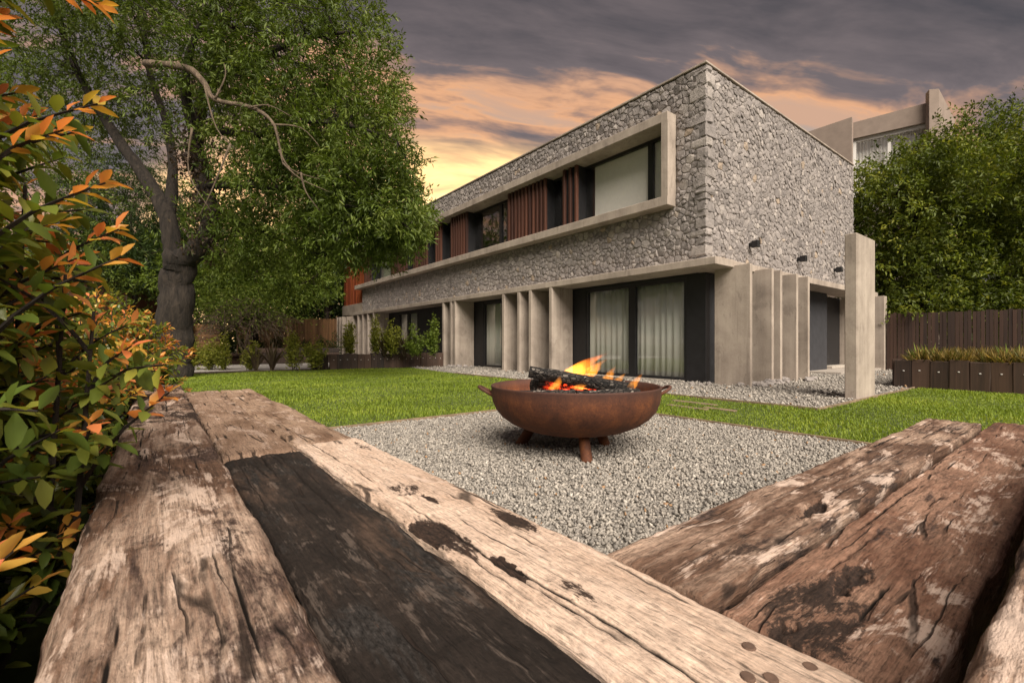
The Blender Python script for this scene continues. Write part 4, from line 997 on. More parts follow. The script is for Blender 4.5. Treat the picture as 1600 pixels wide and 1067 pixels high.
# the big shade tree
TD = 12.4
def big_tree():
    base = atg(272, 590); base.z = -0.05
    t = thing('shade_tree', (base.x, base.y, 0), 'large spreading willow-leaved shade tree with a forked dark trunk by the bench end', 'tree')
    mb = MB(); D0 = base.x * FW[0] + base.y * FW[1]
    q = lambda px, py, dd=0.0: atd(px, py, D0 + dd)
    nodes = []
    tr = limb(mb, [base, q(272, 540), q(276, 480), q(277, 430), q(283, 398)], 0.46, 0.36, 14, 1, 5, 0.12)
    nodes += limb(mb, [q(276, 412), q(312, 385, -.1), q(330, 345, -.2), q(318, 285, -.2), q(308, 215, -.1), q(322, 130, 0), q(350, 40, .2), q(390, -70, .3)], 0.30, 0.07, 11, 2)
    nodes += limb(mb, [q(274, 412), q(262, 340), q(232, 285, .3), q(200, 240, .5), q(160, 180, .8), q(110, 90, 1.0), q(80, -20, 1.2)], 0.25, 0.06, 10, 3)
    nodes += limb(mb, [q(262, 340), q(270, 280, .5), q(262, 200, .9), q(230, 100, 1.2), q(225, 10, 1.4)], 0.17, 0.05, 9, 4)
    nodes += limb(mb, [q(310, 230, -.1), q(290, 150, -.8), q(300, 70, -1.2), q(340, -10, -1.5)], 0.15, 0.05, 9, 5)
    nodes += limb(mb, [q(322, 130), q(400, 90, -.4), q(480, 60, -.8), q(560, 50, -1.0)], 0.13, 0.03, 8, 6)
    nodes += limb(mb, [q(312, 200, -.1), q(400, 210, -.6), q(480, 190, -1.0), q(560, 200, -1.3), q(620, 220, -1.6)], 0.12, 0.02, 8, 7)
    nodes += limb(mb, [q(318, 290, -.2), q(390, 290, -.7), q(470, 300, -1.2), q(560, 330, -1.6), q(630, 350, -1.9)], 0.11, 0.02, 8, 8)
    nodes += limb(mb, [q(325, 340, -.2), q(380, 350, -.1), q(450, 380, .3), q(520, 405, .2)], 0.08, 0.02, 7, 9)
    blobs = [pblob(500, 110, TD - .6, 135, 130, 2.1, 1250), pblob(545, 230, TD - 1.0, 95, 95, 1.7, 900), pblob(600, 315, TD - 1.6, 74, 66, 1.2, 700), pblob(640, 345, TD - 1.8, 42, 40, .8, 260),
             pblob(555, 365, TD - 1.2, 70, 52, 1.1, 420), pblob(470, 300, TD - .4, 90, 70, 1.5, 520), pblob(420, 190, TD - .4, 105, 95, 1.9, 620), pblob(390, 60, TD, 150, 75, 2.2, 900), pblob(240, 30, TD + .6, 170, 62, 2.2, 900),
             pblob(110, 80, TD + 1, 110, 110, 2.0, 700), pblob(120, 190, TD + 1.2, 75, 60, 1.4, 220), pblob(400, -120, TD, 240, 110, 2.8, 1100), pblob(120, -90, TD + 1, 200, 90, 2.4, 600), pblob(380, 370, TD + .5, 95, 48, 1.2, 330), pblob(470, 382, TD + .4, 70, 36, 1.0, 200), pblob(260, 160, TD + 1.2, 95, 70, 1.0, 150)]
    C, O = blob_points([(c_, r_, int(n_ * 1.3)) for c_, r_, n_ in blobs], 21, 0.40, 0.25, 0.65)
    g = np.random.default_rng(4); C = C + g.normal(0, 0.10, C.shape)
    hide = np.zeros(len(C), bool)
    for k, c in enumerate(C):       # keep the sky gap above the house front free
        dp = c[0] * FW[0] + c[1] * FW[1]; px = 800 + FPX * (c[0] * RT[0] + c[1] * RT[1]) / dp
        py = HORIZON - FPX * (c[2] - EYE) / dp
        lim = np.interp(py, [-200, 0, 60, 170, 230, 260, 330, 390, 470], [600, 592, 612, 632, 640, 648, 668, 655, 560])
        hide[k] = px > lim + 12 * noise.noise(Vector(c * 1.3))
    C = C[~hide]; O = O[~hide]
    twigs(mb, nodes, C, 520, 0.018, 5, 4.0)
    mb.build('trunk', M['bark'], t, True)
    spray_cloud('crown', C, M['leaf_willow'], t, 15, 0.42, 0.145, 0.037, 31, 0.35, O * 0.5)
    dead = MB()
    nd = limb(dead, [q(228, 100, -2.2), q(290, 106, -2.5), q(318, 128, -2.7), q(336, 156, -2.8), q(392, 168, -3.0), q(425, 190, -3.1), q(436, 225, -3.1), q(442, 258, -3.1)], 0.085, 0.014, 8, 12)
    for a, b, c in (((442, 255), (470, 280), (515, 300)), ((436, 235), (455, 265), (500, 280)), ((425, 195), (470, 200), (500, 230)), ((392, 168), (420, 165), (455, 182)), ((336, 156), (352, 120), (350, 100)), ((470, 270), (478, 300), (500, 330)), ((318, 128), (338, 200), (370, 235)), ((360, 225), (330, 300), (310, 340)), ((300, 200), (295, 270), (330, 330))):
        limb(dead, [q(*a, -3.1), q(*b, -3.1), q(*c, -3.0)], 0.024, 0.005, 6, a[0])
    dead.build('dead_branch', M['dead_twig'], t, True)
    # withered ivy round the fork
    gi = np.random.default_rng(8); nn = np.array([list(p) for p in nodes[4:26]] + [list(q(300, 250, -.3))] * 3)
    P = nn[gi.integers(0, len(nn), 2600)] + gi.normal(0, 0.22, (2600, 3)); lv = leaves('withered_ivy', P, gi.normal(size=(2600, 3)) - [0, 0, .8], 0.11, 0.07, M['leaf_flax'], t, gi.random(2600) * 0.5, 3)
big_tree()

def simple_tree(name, label, basexy, h0, blobs, m, L, W, nleaf, seed, gap=0.4, size=0.5, grp=None, trunk_r=0.22, shell=0.3, bark='bark_dark', droop=0.2, ntw=90, up=0.6):
    t = thing(name, (basexy[0], basexy[1], 0), label, 'tree', grp); mb = MB(); rr = random.Random(seed)
    top = Vector((basexy[0] + rr.uniform(-.2, .2), basexy[1] + rr.uniform(-.2, .2), h0))
    nodes = limb(mb, [(basexy[0], basexy[1], -0.1), (basexy[0] + rr.uniform(-.1, .1), basexy[1], h0 * 0.5), top], trunk_r, trunk_r * 0.7, 10, seed)
    for c, r, n in blobs:
        cv = Vector(c); md = top.lerp(cv, 0.5) + Vector((rr.uniform(-.3, .3), rr.uniform(-.3, .3), rr.uniform(-.1, .3)))
        nodes += limb(mb, [top, md, cv, cv + Vector((rr.uniform(-.5, .5) * r[0], rr.uniform(-.5, .5) * r[1], 0.5 * r[2]))], trunk_r * 0.5, 0.02, 7, seed + n)
    C, O = blob_points(blobs, seed, gap, shell)
    C = C[C[:, 2] > 0.15]; O = O[:len(C)]
    twigs(mb, nodes, C, ntw, 0.02, seed)
    mb.build('trunk', M[bark], t, True); spray_cloud('crown', C, M[m], t, nleaf, size, L, W, seed + 5, droop, O * 0.5, up)
    return t
# right: broad evergreen behind the fence
RD = 17.0
b0 = atd(1500, 540, RD + 1)
simple_tree('evergreen_tree', 'broad dense olive-green evergreen tree overhanging the dark board fence', (b0.x, b0.y), 2.4,
    [pblob(1450, 330, RD, 100, 105, 2.2, 1700), pblob(1545, 290, RD - .5, 105, 105, 2.4, 1700), pblob(1400, 400, RD + .5, 75, 80, 1.8, 800), pblob(1500, 430, RD, 120, 70, 2.0, 1100), pblob(1640, 300, RD - 1, 110, 130, 2.2, 1100), pblob(1600, 430, RD - .5, 100, 70, 2.0, 700), pblob(1400, 300, RD + .3, 52, 55, 1.4, 420), pblob(1440, 478, RD - .6, 60, 38, 1.2, 380), pblob(1550, 485, RD - 1.2, 80, 40, 1.2, 460)],
    'leaf_olive', 0.16, 0.06, 15, 41, 0.34, 0.55, 'trees beyond the garden', 0.26, 0.45)
b0 = atd(1590, 540, 24)
simple_tree('evergreen_tree', 'darker evergreen tree standing behind the broad olive-green one', (b0.x, b0.y), 3,
    [pblob(1580, 250, 24, 95, 75, 2.6, 900), pblob(1500, 350, 24, 130, 110, 2.6, 1100), pblob(1400, 440, 22, 60, 60, 2, 350), pblob(1660, 330, 24, 100, 130, 2.6, 600)], 'leaf_dark', 0.20, 0.07, 12, 42, 0.3, 0.6, 'trees beyond the garden', 0.28, 0.4)
# left background
def bt(name, label, px, D, h0, blobs, m, L, W, nl, seed, **k):
    b = atd(px, 540, D); return simple_tree(name, label, (b.x, b.y), h0, blobs, m, L, W, nl, seed, grp='trees beyond the garden', **k)
bt('garden_tree', 'bright green feathery tree over the pile of bare twigs', 400, 25, 2.5, [pblob(400, 425, 25, 85, 45, 2.4, 900), pblob(330, 440, 25, 60, 40, 2, 500), pblob(430, 395, 25.5, 70, 35, 2, 500), pblob(480, 440, 25, 35, 30, 1.5, 250)], 'leaf_fresh', 0.22, 0.07, 13, 51, gap=0.38, size=0.6)
bt('laurel_tree', 'dark glossy broadleaved tree next to the red boarded house end', 505, 30, 3, [pblob(505, 420, 31, 45, 50, 2.2, 900), pblob(530, 370, 32, 55, 60, 2.5, 700), pblob(480, 480, 32, 70, 40, 2.5, 700), pblob(545, 480, 34, 40, 50, 2.0, 400)], 'leaf_dark', 0.24, 0.11, 13, 52, gap=0.25, size=0.6)
bt('conifer_tree', 'rounded dark conifer rising over the neighbouring brick house', 205, 27, 2, [pblob(205, 330, 27, 62, 80, 2.4, 1500), pblob(180, 400, 27, 60, 50, 2.4, 700), pblob(230, 410, 26, 45, 50, 2, 500)], 'leaf_dark', 0.22, 0.045, 14, 53, gap=0.2, size=0.6, droop=0.5)
bt('garden_tree', 'tall dark tree filling the gap behind the forked trunk', 330, 34, 4, [pblob(330, 400, 34, 90, 80, 3, 1100), pblob(420, 330, 36, 110, 70, 3, 700), pblob(250, 420, 35, 80, 70, 3, 700)], 'leaf_dark', 0.30, 0.11, 12, 54, gap=0.3, size=0.8)
bt('garden_tree', 'loose green tree behind the red-tipped hedge', 60, 24, 3, [pblob(60, 330, 24, 110, 110, 2.8, 1000), pblob(20, 180, 25, 100, 100, 2.6, 600), pblob(100, 440, 24, 90, 70, 2.4, 700)], 'leaf_willow', 0.22, 0.07, 13, 55, gap=0.45, size=0.6)
# far woods that close the view
def woods(label, pxa, pxb, D, n, ztop, seed):
    g = np.random.default_rng(seed); C = []
    for k in range(n):
        px = g.uniform(pxa, pxb); c = atd(px, HORIZON, D + g.uniform(0, 5)); zt = ztop * (0.75 + 0.35 * noise.noise(Vector((px * 0.02, seed, 0))))
        C.append((c.x, c.y, zt * g.random() ** 1.25))
    tag(spray_cloud('woods', C, M['leaf_dark'], None, 14, 1.2, 0.52, 0.20, seed), label, 'woods', kind='stuff')
woods('dark mass of far garden trees behind the fences and the brick house', -350, 560, 40, 3000, 11.0, 301)
woods('dark mass of far trees behind the board fence', 1380, 1900, 30, 1400, 5.5, 302)
# mound of bare twigs
def twig_mound():
    c = atd(385, 497, 23.0); t = thing('weeping_shrub', (c.x, c.y, 0), 'weeping shrub of bare brown twigs arching over the cane fence', 'shrub'); mb = MB(); rr = random.Random(2)
    st = Vector((c.x, c.y, 1.9))
    for k in range(5): limb(mb, [(c.x + rr.uniform(-.5, .5), c.y + rr.uniform(-.4, .4), -.05), (c.x + rr.uniform(-.4, .4), c.y, 1.2), st + Vector((rr.uniform(-.6, .6), rr.uniform(-.6, .6), rr.uniform(0, .5)))], 0.06, 0.03, 6, k)
    for k in range(300):
        a = rr.uniform(0, 6.283); r_ = rr.uniform(0.6, 2.7); z0_ = rr.uniform(1.7, 3.2)
        p0 = st + Vector((rr.uniform(-.7, .7), rr.uniform(-.7, .7), z0_ - 1.9)); p3 = Vector((c.x + r_ * math.cos(a), c.y + r_ * math.sin(a) * 0.8, rr.uniform(0.9, 2.3)))
        p1 = p0.lerp(p3, 0.4) + Vector((rr.uniform(-.3, .3), rr.uniform(-.3, .3), rr.uniform(.1, .6))); p2 = p0.lerp(p3, 0.75) + Vector((rr.uniform(-.3, .3), rr.uniform(-.3, .3), rr.uniform(0, .4)))
        mb.tube([p0, p1, p2, p3], [0.019, 0.015, 0.011, 0.005], 4, False)
    mb.build('twigs', M['dead_twig'], t)
    g = np.random.default_rng(3); n = 6500; P = np.array([c.x, c.y, 2.75]) + g.normal(0, 1, (n, 3)) * [1.25, 1.1, .55]
    leaves('foliage', P, g.normal(size=(n, 3)), 0.16, 0.05, M['leaf_fresh'], t, None, 4)
twig_mound()

# ------------------------------------------------------------------ shrubs
def shrub(p, h, r, label, seed, m='leaf_shrub', n=900, L=0.075, W=0.034, grp=None, name='young_shrub', cone=0.75, mm=None):
    t = thing(name, p, label, 'shrub', grp); g = np.random.default_rng(seed); rr = random.Random(seed); mb = MB(); P = []; D = []
    ns = 9
    for k in range(ns):
        a = rr.uniform(0, 6.283); q = rr.uniform(0, 1) ** 0.7 * r; hh = h * (1 - cone * q / r * 0.75) * rr.uniform(0.82, 1.05)
        b = Vector((0.15 * q * math.cos(a), 0.15 * q * math.sin(a), 0)); tip = Vector((q * math.cos(a), q * math.sin(a), hh)); md = b.lerp(tip, 0.55) + Vector((rr.uniform(-.05, .05), rr.uniform(-.05, .05), 0.04))
        mb.tube([b, md, tip], [0.012, 0.008, 0.003], 5, False)
        for i in range(n // ns):
            s = rr.uniform(0.14, 1.0); c = b.lerp(md, s / 0.55) if s < 0.55 else md.lerp(tip, (s - 0.55) / 0.45)
            P.append(c + Vector((rr.gauss(0, 1), rr.gauss(0, 1), rr.gauss(0, 1))) * r * 0.17); D.append((rr.gauss(0, 1), rr.gauss(0, 1), rr.uniform(0.1, 1.3)))
    mb.build('stem', M['bark_dark'], t, local=True); P = np.array([list(x) for x in P])
    o = leaves('foliage', P, np.array(D), L * g.uniform(.7, 1.2, len(P)), W, M[m], None, np.clip(g.normal(.42, .17, len(P)) + 0.22 * P[:, 2] / h, 0, 1), seed); o.parent = t
    return t
def flax(p, h, label, seed, grp=None, n=34):
    t = thing('flax_plant', p, label, 'plant', grp); rr = random.Random(seed); V = []; Fc = []
    for k in range(n):
        a = rr.uniform(0, 6.283); le = rr.uniform(0.12, 1.25); hh = h * rr.uniform(0.7, 1.05); w = h * 0.035; o0 = Vector((rr.uniform(-.04, .04), rr.uniform(-.04, .04), 0)); s = Vector((-math.sin(a), math.cos(a), 0)); n0 = len(V)
        for i in range(5):
            tt = i / 4; c = o0 + Vector((math.cos(a), math.sin(a), 0)) * (le * hh * 0.7 * tt ** 1.3) + Vector((0, 0, hh * (tt - 0.28 * le * tt * tt)))
            ww = w * (0.6, 1.0, 0.9, 0.6, 0.05)[i]; V += [c - s * ww, c + Vector((math.cos(a), math.sin(a), 0)) * -ww * 0.5, c + s * ww]
        for i in range(4):
            q = n0 + i * 3; Fc += [(q, q + 1, q + 4, q + 3), (q + 1, q + 2, q + 5, q + 4)]
    me = fast_mesh('leaf_blades', np.array([list(v) for v in V]), np.array(Fc), M['leaf_flax'], {'rnd': np.repeat([rr.random() for _ in range(n)], 8)})
    o = link('leaf_blades', me, t, True); return t
# bed beyond the lawn
for i, (px, h, lab) in enumerate([(328, 0.95, 'bushy young shrub in the bed closest to the big trunk'), (352, 0.90, 'bushy young shrub leaning on its neighbour near the timber bench'), (392, 0.78, 'low spreading shrub just before the purple flax'), (459, 1.15, 'upright yellow-green shrub alone beside the flax'), (492, 1.0, 'upright shrub next to the sleeper planter'), (300, 0.85, 'young shrub half hidden behind the big trunk')]):
    p = atg(px, 578.5); shrub((p.x, p.y, 0), h * 1.38, 0.40, lab, 60 + i, n=1000, L=0.11, W=0.045, grp='shrubs in the bed behind the lawn')
p = atg(400, 579); flax((p.x, p.y, 0), 1.0, 'bronze flax with arching sword leaves in the bed, next to the low shrub', 71, 'flax in the bed')
p = atg(425, 579); flax((p.x, p.y, 0), 1.05, 'purple-brown flax fan in the bed, next to the upright yellow-green shrub', 72, 'flax in the bed')
for i, px in enumerate((379, 405, 432, 462, 478, 505, 522)):
    c = atd(px, 520, 27.6); shrub((c.x, c.y, 0), 1.75, 0.42, 'dark young shrub planted in a row along the cane fence', 80 + i, 'leaf_dark', 500, 0.13, 0.06, 'shrubs along the cane fence')
# ------------------------------------------------------------------ planters
def planter(name_label, segs, h, nails, fill_poly, m_fill='mulch'):
    t = thing('sleeper_planter', (segs[0][0][0], segs[0][0][1], 0), name_label, 'planter', 'planters of upright sleepers'); rr = random.Random(7)
    for (x0, y0), (x1, y1), n in segs:
        L = math.hypot(x1 - x0, y1 - y0); a = math.atan2(y1 - y0, x1 - x0); w = L / n
        for k in range(n):
            hh = h + rr.uniform(-0.018, 0.018); mb = MB().quad_box(0.0015, w - 0.0015, -0.075, 0.075, -0.05, hh, 0.007)
            mb.v = [(x + rr.uniform(-.007, .007), y + rr.uniform(-.008, .008), z + rr.uniform(-.006, .006)) for x, y, z in mb.v]
            Mx = Matrix.Translation((x0, y0, 0)) @ Matrix.Rotation(a, 4, 'Z') @ Matrix.Translation((w * k, rr.uniform(-.02, .02), 0))
            mb.v = [tuple(Mx @ Vector(v)) for v in mb.v]; po = mb.build('sleeper_post', M['post'], t)
            if nails:
                c = Mx @ Vector((w * 0.5 + rr.uniform(-.02, .02), nails * 0.078, hh * 0.62)); 
                b = MB(); b.quad_box(-0.014, 0.014, -0.008, 0.008, -0.009, 0.009, 0.003); b.v = [tuple(Matrix.Translation(c) @ Matrix.Rotation(a, 4, 'Z') @ Vector(v)) for v in b.v]
                b.build('bolt', M['white_paint'], po)
    mb = MB(); mb.v = [(x, y, h - 0.07) for x, y in fill_poly]; mb.f = [tuple(range(len(fill_poly)))]; mb.build('soil', M[m_fill], t)
    return t
# planter at the house front
planter('dark planter of upright sleepers full of shrubs against the house front', [((4.78, 16.55), (8.95, 16.05), 18), ((4.70, 18.4), (4.70, 16.65), 8)], 0.54, -1, [(4.75, 16.6), (8.95, 16.1), (8.95, 18.4), (4.75, 18.4)])
for i, (px, h, r, lab) in enumerate([(548, 1.35, 0.34, 'tall slim shrub at the free end of the planter'), (586, 1.45, 0.40, 'grey-green loose shrub in the planter between the slim shrub and the flax'), (613, 1.75, 0.40, 'tallest yellow-green shrub of the planter, before the curtained door'), (648, 1.30, 0.38, 'dark green shrub in the planter beside the curtained door'), (680, 1.50, 0.36, 'dark green shrub in the planter against the concrete fins')]):
    c = atd(px, 540, 17.0 - 0.002 * (px - 548)); shrub((c.x, c.y, 0.45), h, r * 1.1, lab, 90 + i, 'leaf_shrub' if i < 3 else 'leaf_fresh', 1200, 0.105, 0.045, 'shrubs in the house planter', cone=0.9)
c = atd(600, 540, 16.9); flax((c.x, c.y, 0.45), 1.05, 'bronze flax fanning out left of the tallest planter shrub', 101, 'flax in the house planter')
c = atd(632, 540, 16.9); flax((c.x, c.y, 0.45), 0.95, 'grey-green flax beside the curtained door in the planter', 102, 'flax in the house planter')
# planter by the entrance
planter('long dark planter of upright bolted sleepers with tawny sedge by the fence', [((12.2, -4.0), (12.2, 2.72), 24), ((12.28, 2.70), (17.0, 2.70), 17)], 0.565, 1, [(12.2, -4), (17, -4), (17, 2.7), (12.2, 2.7)])
g_ = np.random.default_rng(17); n = 15000
P = np.stack([12.25 + g_.random(n) ** 1.4 * 2.2, g_.uniform(-3.2, 2.45, n), np.full(n, 0.48)], 1)
k = np.array([noise.noise(Vector((x[0] * 1.5, x[1] * 1.5, 0))) for x in P]) > -0.35; P = P[k]; n = len(P)
D = g_.normal(size=(n, 3)) * [0.7, 0.7, 0.1] + [0, 0, 0.9]
tag(leaves('sedge', P, D, g_.uniform(0.20, 0.42, n), 0.014, M['leaf_sedge'], None, None, 18, up=0.0), 'tawny ornamental sedge filling the bolted sleeper planter', 'sedge', kind='stuff')
def lily(p, label, seed):
    t = thing('strap_leaf_plant', p, label, 'plant', 'strap-leaved plants in the sedge planter'); g = np.random.default_rng(seed); n = 60
    o = leaves('leaf_blades', g.normal(0, .05, (n, 3)) * [1, 1, .1], g.normal(size=(n, 3)) * [.6, .6, .1] + [0, 0, .8], g.uniform(.3, .5, n), .03, M['leaf_fresh'], None, None, seed, up=0.0); o.parent = t
for i, (y, lab) in enumerate([(2.3, 'green strap-leaved plant at the porch end of the sedge planter'), (1.1, 'green strap-leaved plant midway in the sedge planter'), (-0.3, 'green strap-leaved plant farthest from the porch in the sedge planter')]): lily((12.55 + 0.3 * i, y, 0.48), lab, 110 + i)
# ------------------------------------------------------------------ fences
def fence(p0, p1, n, h, m, label, gap=0.008, th=0.022, rail=True):
    t = thing('board_fence', (p0[0], p0[1], 0), label, 'fence'); L = math.hypot(p1[0] - p0[0], p1[1] - p0[1]); a = math.atan2(p1[1] - p0[1], p1[0] - p0[0]); t.rotation_euler = (0, 0, a); w = L / n
    me = MB().quad_box(gap / 2, w - gap / 2, -th / 2, th / 2, 0.02, h, 0.003).mesh('board', m); rr = random.Random(n)
    for k in range(n):
        o = link('board', me, t, True); o.location = (w * k, rr.uniform(-.008, .008), rr.uniform(-.03, .02)); o.rotation_euler = (0, rr.uniform(-.006, .006), 0)
    for z in (h * 0.25, h * 0.8): MB().quad_box(0, L, th * .6, th * .6 + .05, z - .04, z + .04, 0.004).build('rail', m, t, local=True)
a0 = atd(1385, 540, 15.6); a1 = atd(1700, 540, 12.6)
fence((a0.x, a0.y), (a1.x, a1.y), 46, 1.92, M['fence'], 'dark brown vertical board fence under the evergreen trees')
a0 = atd(370, 540, 28.2); a1 = atd(533, 540, 29.0)
fence((a0.x, a0.y), (a1.x, a1.y), 60, 2.45, M['cane'], 'golden cane fence of upright stems behind the far bed', 0.004)
# timber store, low bench and retaining sleepers beyond the terrace
sw = thing('slatted_screen', atd(320, 540, 24), 'low screen of horizontal timber slats behind the big trunk', 'screen')
a0 = atd(300, 540, 23.5); a1 = atd(344, 540, 23.5); d_ = a1 - a0
for k in range(8):
    mb = MB().quad_box(0, d_.length, -.02, .02, 0.55 + k * 0.17, 0.70 + k * 0.17, 0.004, Matrix.Translation((a0.x, a0.y, 0)) @ Matrix.Rotation(math.atan2(d_.y, d_.x), 4, 'Z')); mb.build('slat', M['cane'], sw)
pst = MB()
for q in (0.02, d_.length - 0.1): pst.quad_box(q, q + 0.09, .022, .11, 0, 1.92, 0.004, Matrix.Translation((a0.x, a0.y, 0)) @ Matrix.Rotation(math.atan2(d_.y, d_.x), 4, 'Z'))
pst.build('post', M['fence'], sw)
a0 = atd(293, 540, 23.2)
bp_ = thing('brick_pier', (a0.x, a0.y, 0), 'slim red brick pier beside the slatted timber screen', 'pier')
for k in range(26):
    box('brick', M['brick'], bp_, a0.x - 0.2 + 0.008 * (k % 2), a0.x + 0.2, a0.y - 0.2, a0.y + 0.2 - 0.008 * (k % 2), 0.085 * k, 0.085 * k + 0.076, 0.006)
tb = thing('low_timber_bench', atd(330, 560, 20.5), 'low dark timber bench on the pale terrace behind the bed', 'bench')
a0 = atd(298, 552, 20.8); a1 = atd(372, 552, 20.2); d_ = a1 - a0; Mx = Matrix.Translation((a0.x, a0.y, 0)) @ Matrix.Rotation(math.atan2(d_.y, d_.x), 4, 'Z')
for k in range(3): MB().quad_box(0, d_.length, -.36 + .24 * k, -.13 + .24 * k, 0.36, 0.47, 0.01, Mx).build('seat_sleeper', M['post'], tb)
for q in (0.15, d_.length - 0.45): MB().quad_box(q, q + 0.3, -.3, .3, -.02, 0.36, 0.01, Mx).build('leg', M['post'], tb)
rw = thing('retaining_wall', atd(470, 560, 22.5), 'low retaining wall of stacked dark sleepers in front of the cane fence', 'retaining wall')
a0 = atd(398, 552, 22.0); a1 = atd(530, 552, 23.5); d_ = a1 - a0; Mx = Matrix.Translation((a0.x, a0.y, 0)) @ Matrix.Rotation(math.atan2(d_.y, d_.x), 4, 'Z')
for k in range(3):
    for j in range(2): MB().quad_box(d_.length / 2 * j + 0.005, d_.length / 2 * (j + 1) - 0.005, -.11 + .01 * k, .11, .23 * k, .23 * k + .222, 0.012, Mx).build('sleeper', M['post'], rw)
# ------------------------------------------------------------------ neighbours
nh = thing('neighbour_house', atd(1400, 540, 34), 'taupe rendered neighbouring house with a white curtained window above the evergreen', 'house')
def nbp(px, py, D): return atd(px, py, D)
def slab_px(name, m, x0, x1, yt0, yt1, yb, D0, D1, th, parent, b=0.02):
    """wall running from column x0 (depth D0) to x1 (depth D1), tops at rows yt0/yt1"""
    p, q = atd(x0, yt0, D0), atd(x1, yt1, D1); zb = atd(x0, yb, D0).z; n = Vector((q.y - p.y, p.x - q.x, 0)).normalized() * -th
    if n.x * FW[0] + n.y * FW[1] < 0: n = -n
    mb = MB(); zt = max(p.z, q.z) * 0.5 + min(p.z, q.z) * 0.5
    mb.v = [(p.x, p.y, zb), (q.x, q.y, zb), (q.x + n.x, q.y + n.y, zb), (p.x + n.x, p.y + n.y, zb), (p.x, p.y, p.z), (q.x, q.y, q.z), (q.x + n.x, q.y + n.y, q.z), (p.x + n.x, p.y + n.y, p.z)]
    mb.f = [(0, 1, 5, 4), (1, 2, 6, 5), (2, 3, 7, 6), (3, 0, 4, 7), (4, 5, 6, 7), (3, 2, 1, 0)]; return mb.build(name, m, parent)
slab_px('wall', M['render_taupe'], 1225, 1331, 219, 183, 545, 36.0, 33.0, 0.4, nh)
slab_px('fascia', M['render_taupe'], 1333, 1455, 219, 187, 252, 33.3, 30.6, 0.5, nh) if False else None
slab_px('fascia', M['render_taupe'], 1333, 1452, 192, 160, 217, 33.6, 31.0, 0.5, nh)
slab_px('wall', M['render_taupe'], 1333, 1452, 330, 330, 545, 33.6, 31.0, 0.5, nh)
slab_px('end_wall', M['render_taupe'], 1452, 1467, 140, 139, 545, 30.6, 30.4, 0.6, nh)
slab_px('end_wall', M['render_taupe'], 1467, 1492, 139, 188, 545, 30.4, 33.5, 0.2, nh)
wf = MB()
nw = slab_px('window', M['white_paint'], 1333, 1452, 216, 190, 224, 33.8, 31.2, 0.1, nh)
for xa, xb, da, db in ((1333, 1338, 33.80, 33.70), (1387, 1392, 32.65, 32.55), (1447, 1452, 31.32, 31.22)): slab_px('window_frame', M['white_paint'], xa, xb, 222, 222, 330, da - .03, db - .03, 0.12, nw)
for xa, xb, da, db in ((1338, 1387, 33.7, 32.65), (1392, 1447, 32.55, 31.32)): slab_px('pane', M['glass'], xa, xb, 212, 212, 330, da + .05, db + .05, 0.02, nw)
c0, c1 = atd(1335, 300, 34.3), atd(1451, 300, 31.7); mb = MB(); rr = random.Random(6); ph = 0
for i in range(161):
    ph += rr.uniform(.5, 1.1); p = c0.lerp(c1, i / 160); o_ = Vector((FW[0], FW[1], 0)) * (0.06 * math.sin(ph)); mb.v += [(p.x + o_.x, p.y + o_.y, atd(1400, 335, 33).z), (p.x + o_.x, p.y + o_.y, atd(1400, 200, 33).z)]
mb.f = [(2 * i, 2 * i + 2, 2 * i + 3, 2 * i + 1) for i in range(160)]
tag(mb.build('curtain', M['blind'], None, True), 'white pleated curtain in the window of the taupe neighbouring house', 'curtain')
bh = thing('brick_house', atd(165, 540, 29), 'dark red brick neighbouring house behind the red-tipped hedge', 'house')
slab_px('wall', M['brick'], 90, 215, 440, 440, 560, 29.5, 29.5, 5.0, bh)
slab_px('roof', M['bark_dark'], 80, 225, 396, 396, 436, 29.0, 29.0, 6.0, bh)
slab_px('wall', M['brick'], 90, 128, 436, 436, 440, 29.5, 29.5, 0.3, bh)
wn = slab_px('window', M['black_metal'], 130, 165, 408, 408, 440, 28.9, 28.9, 0.2, bh)
slab_px('pane', M['glass'], 133, 162, 411, 411, 437, 28.88, 28.88, 0.01, wn)
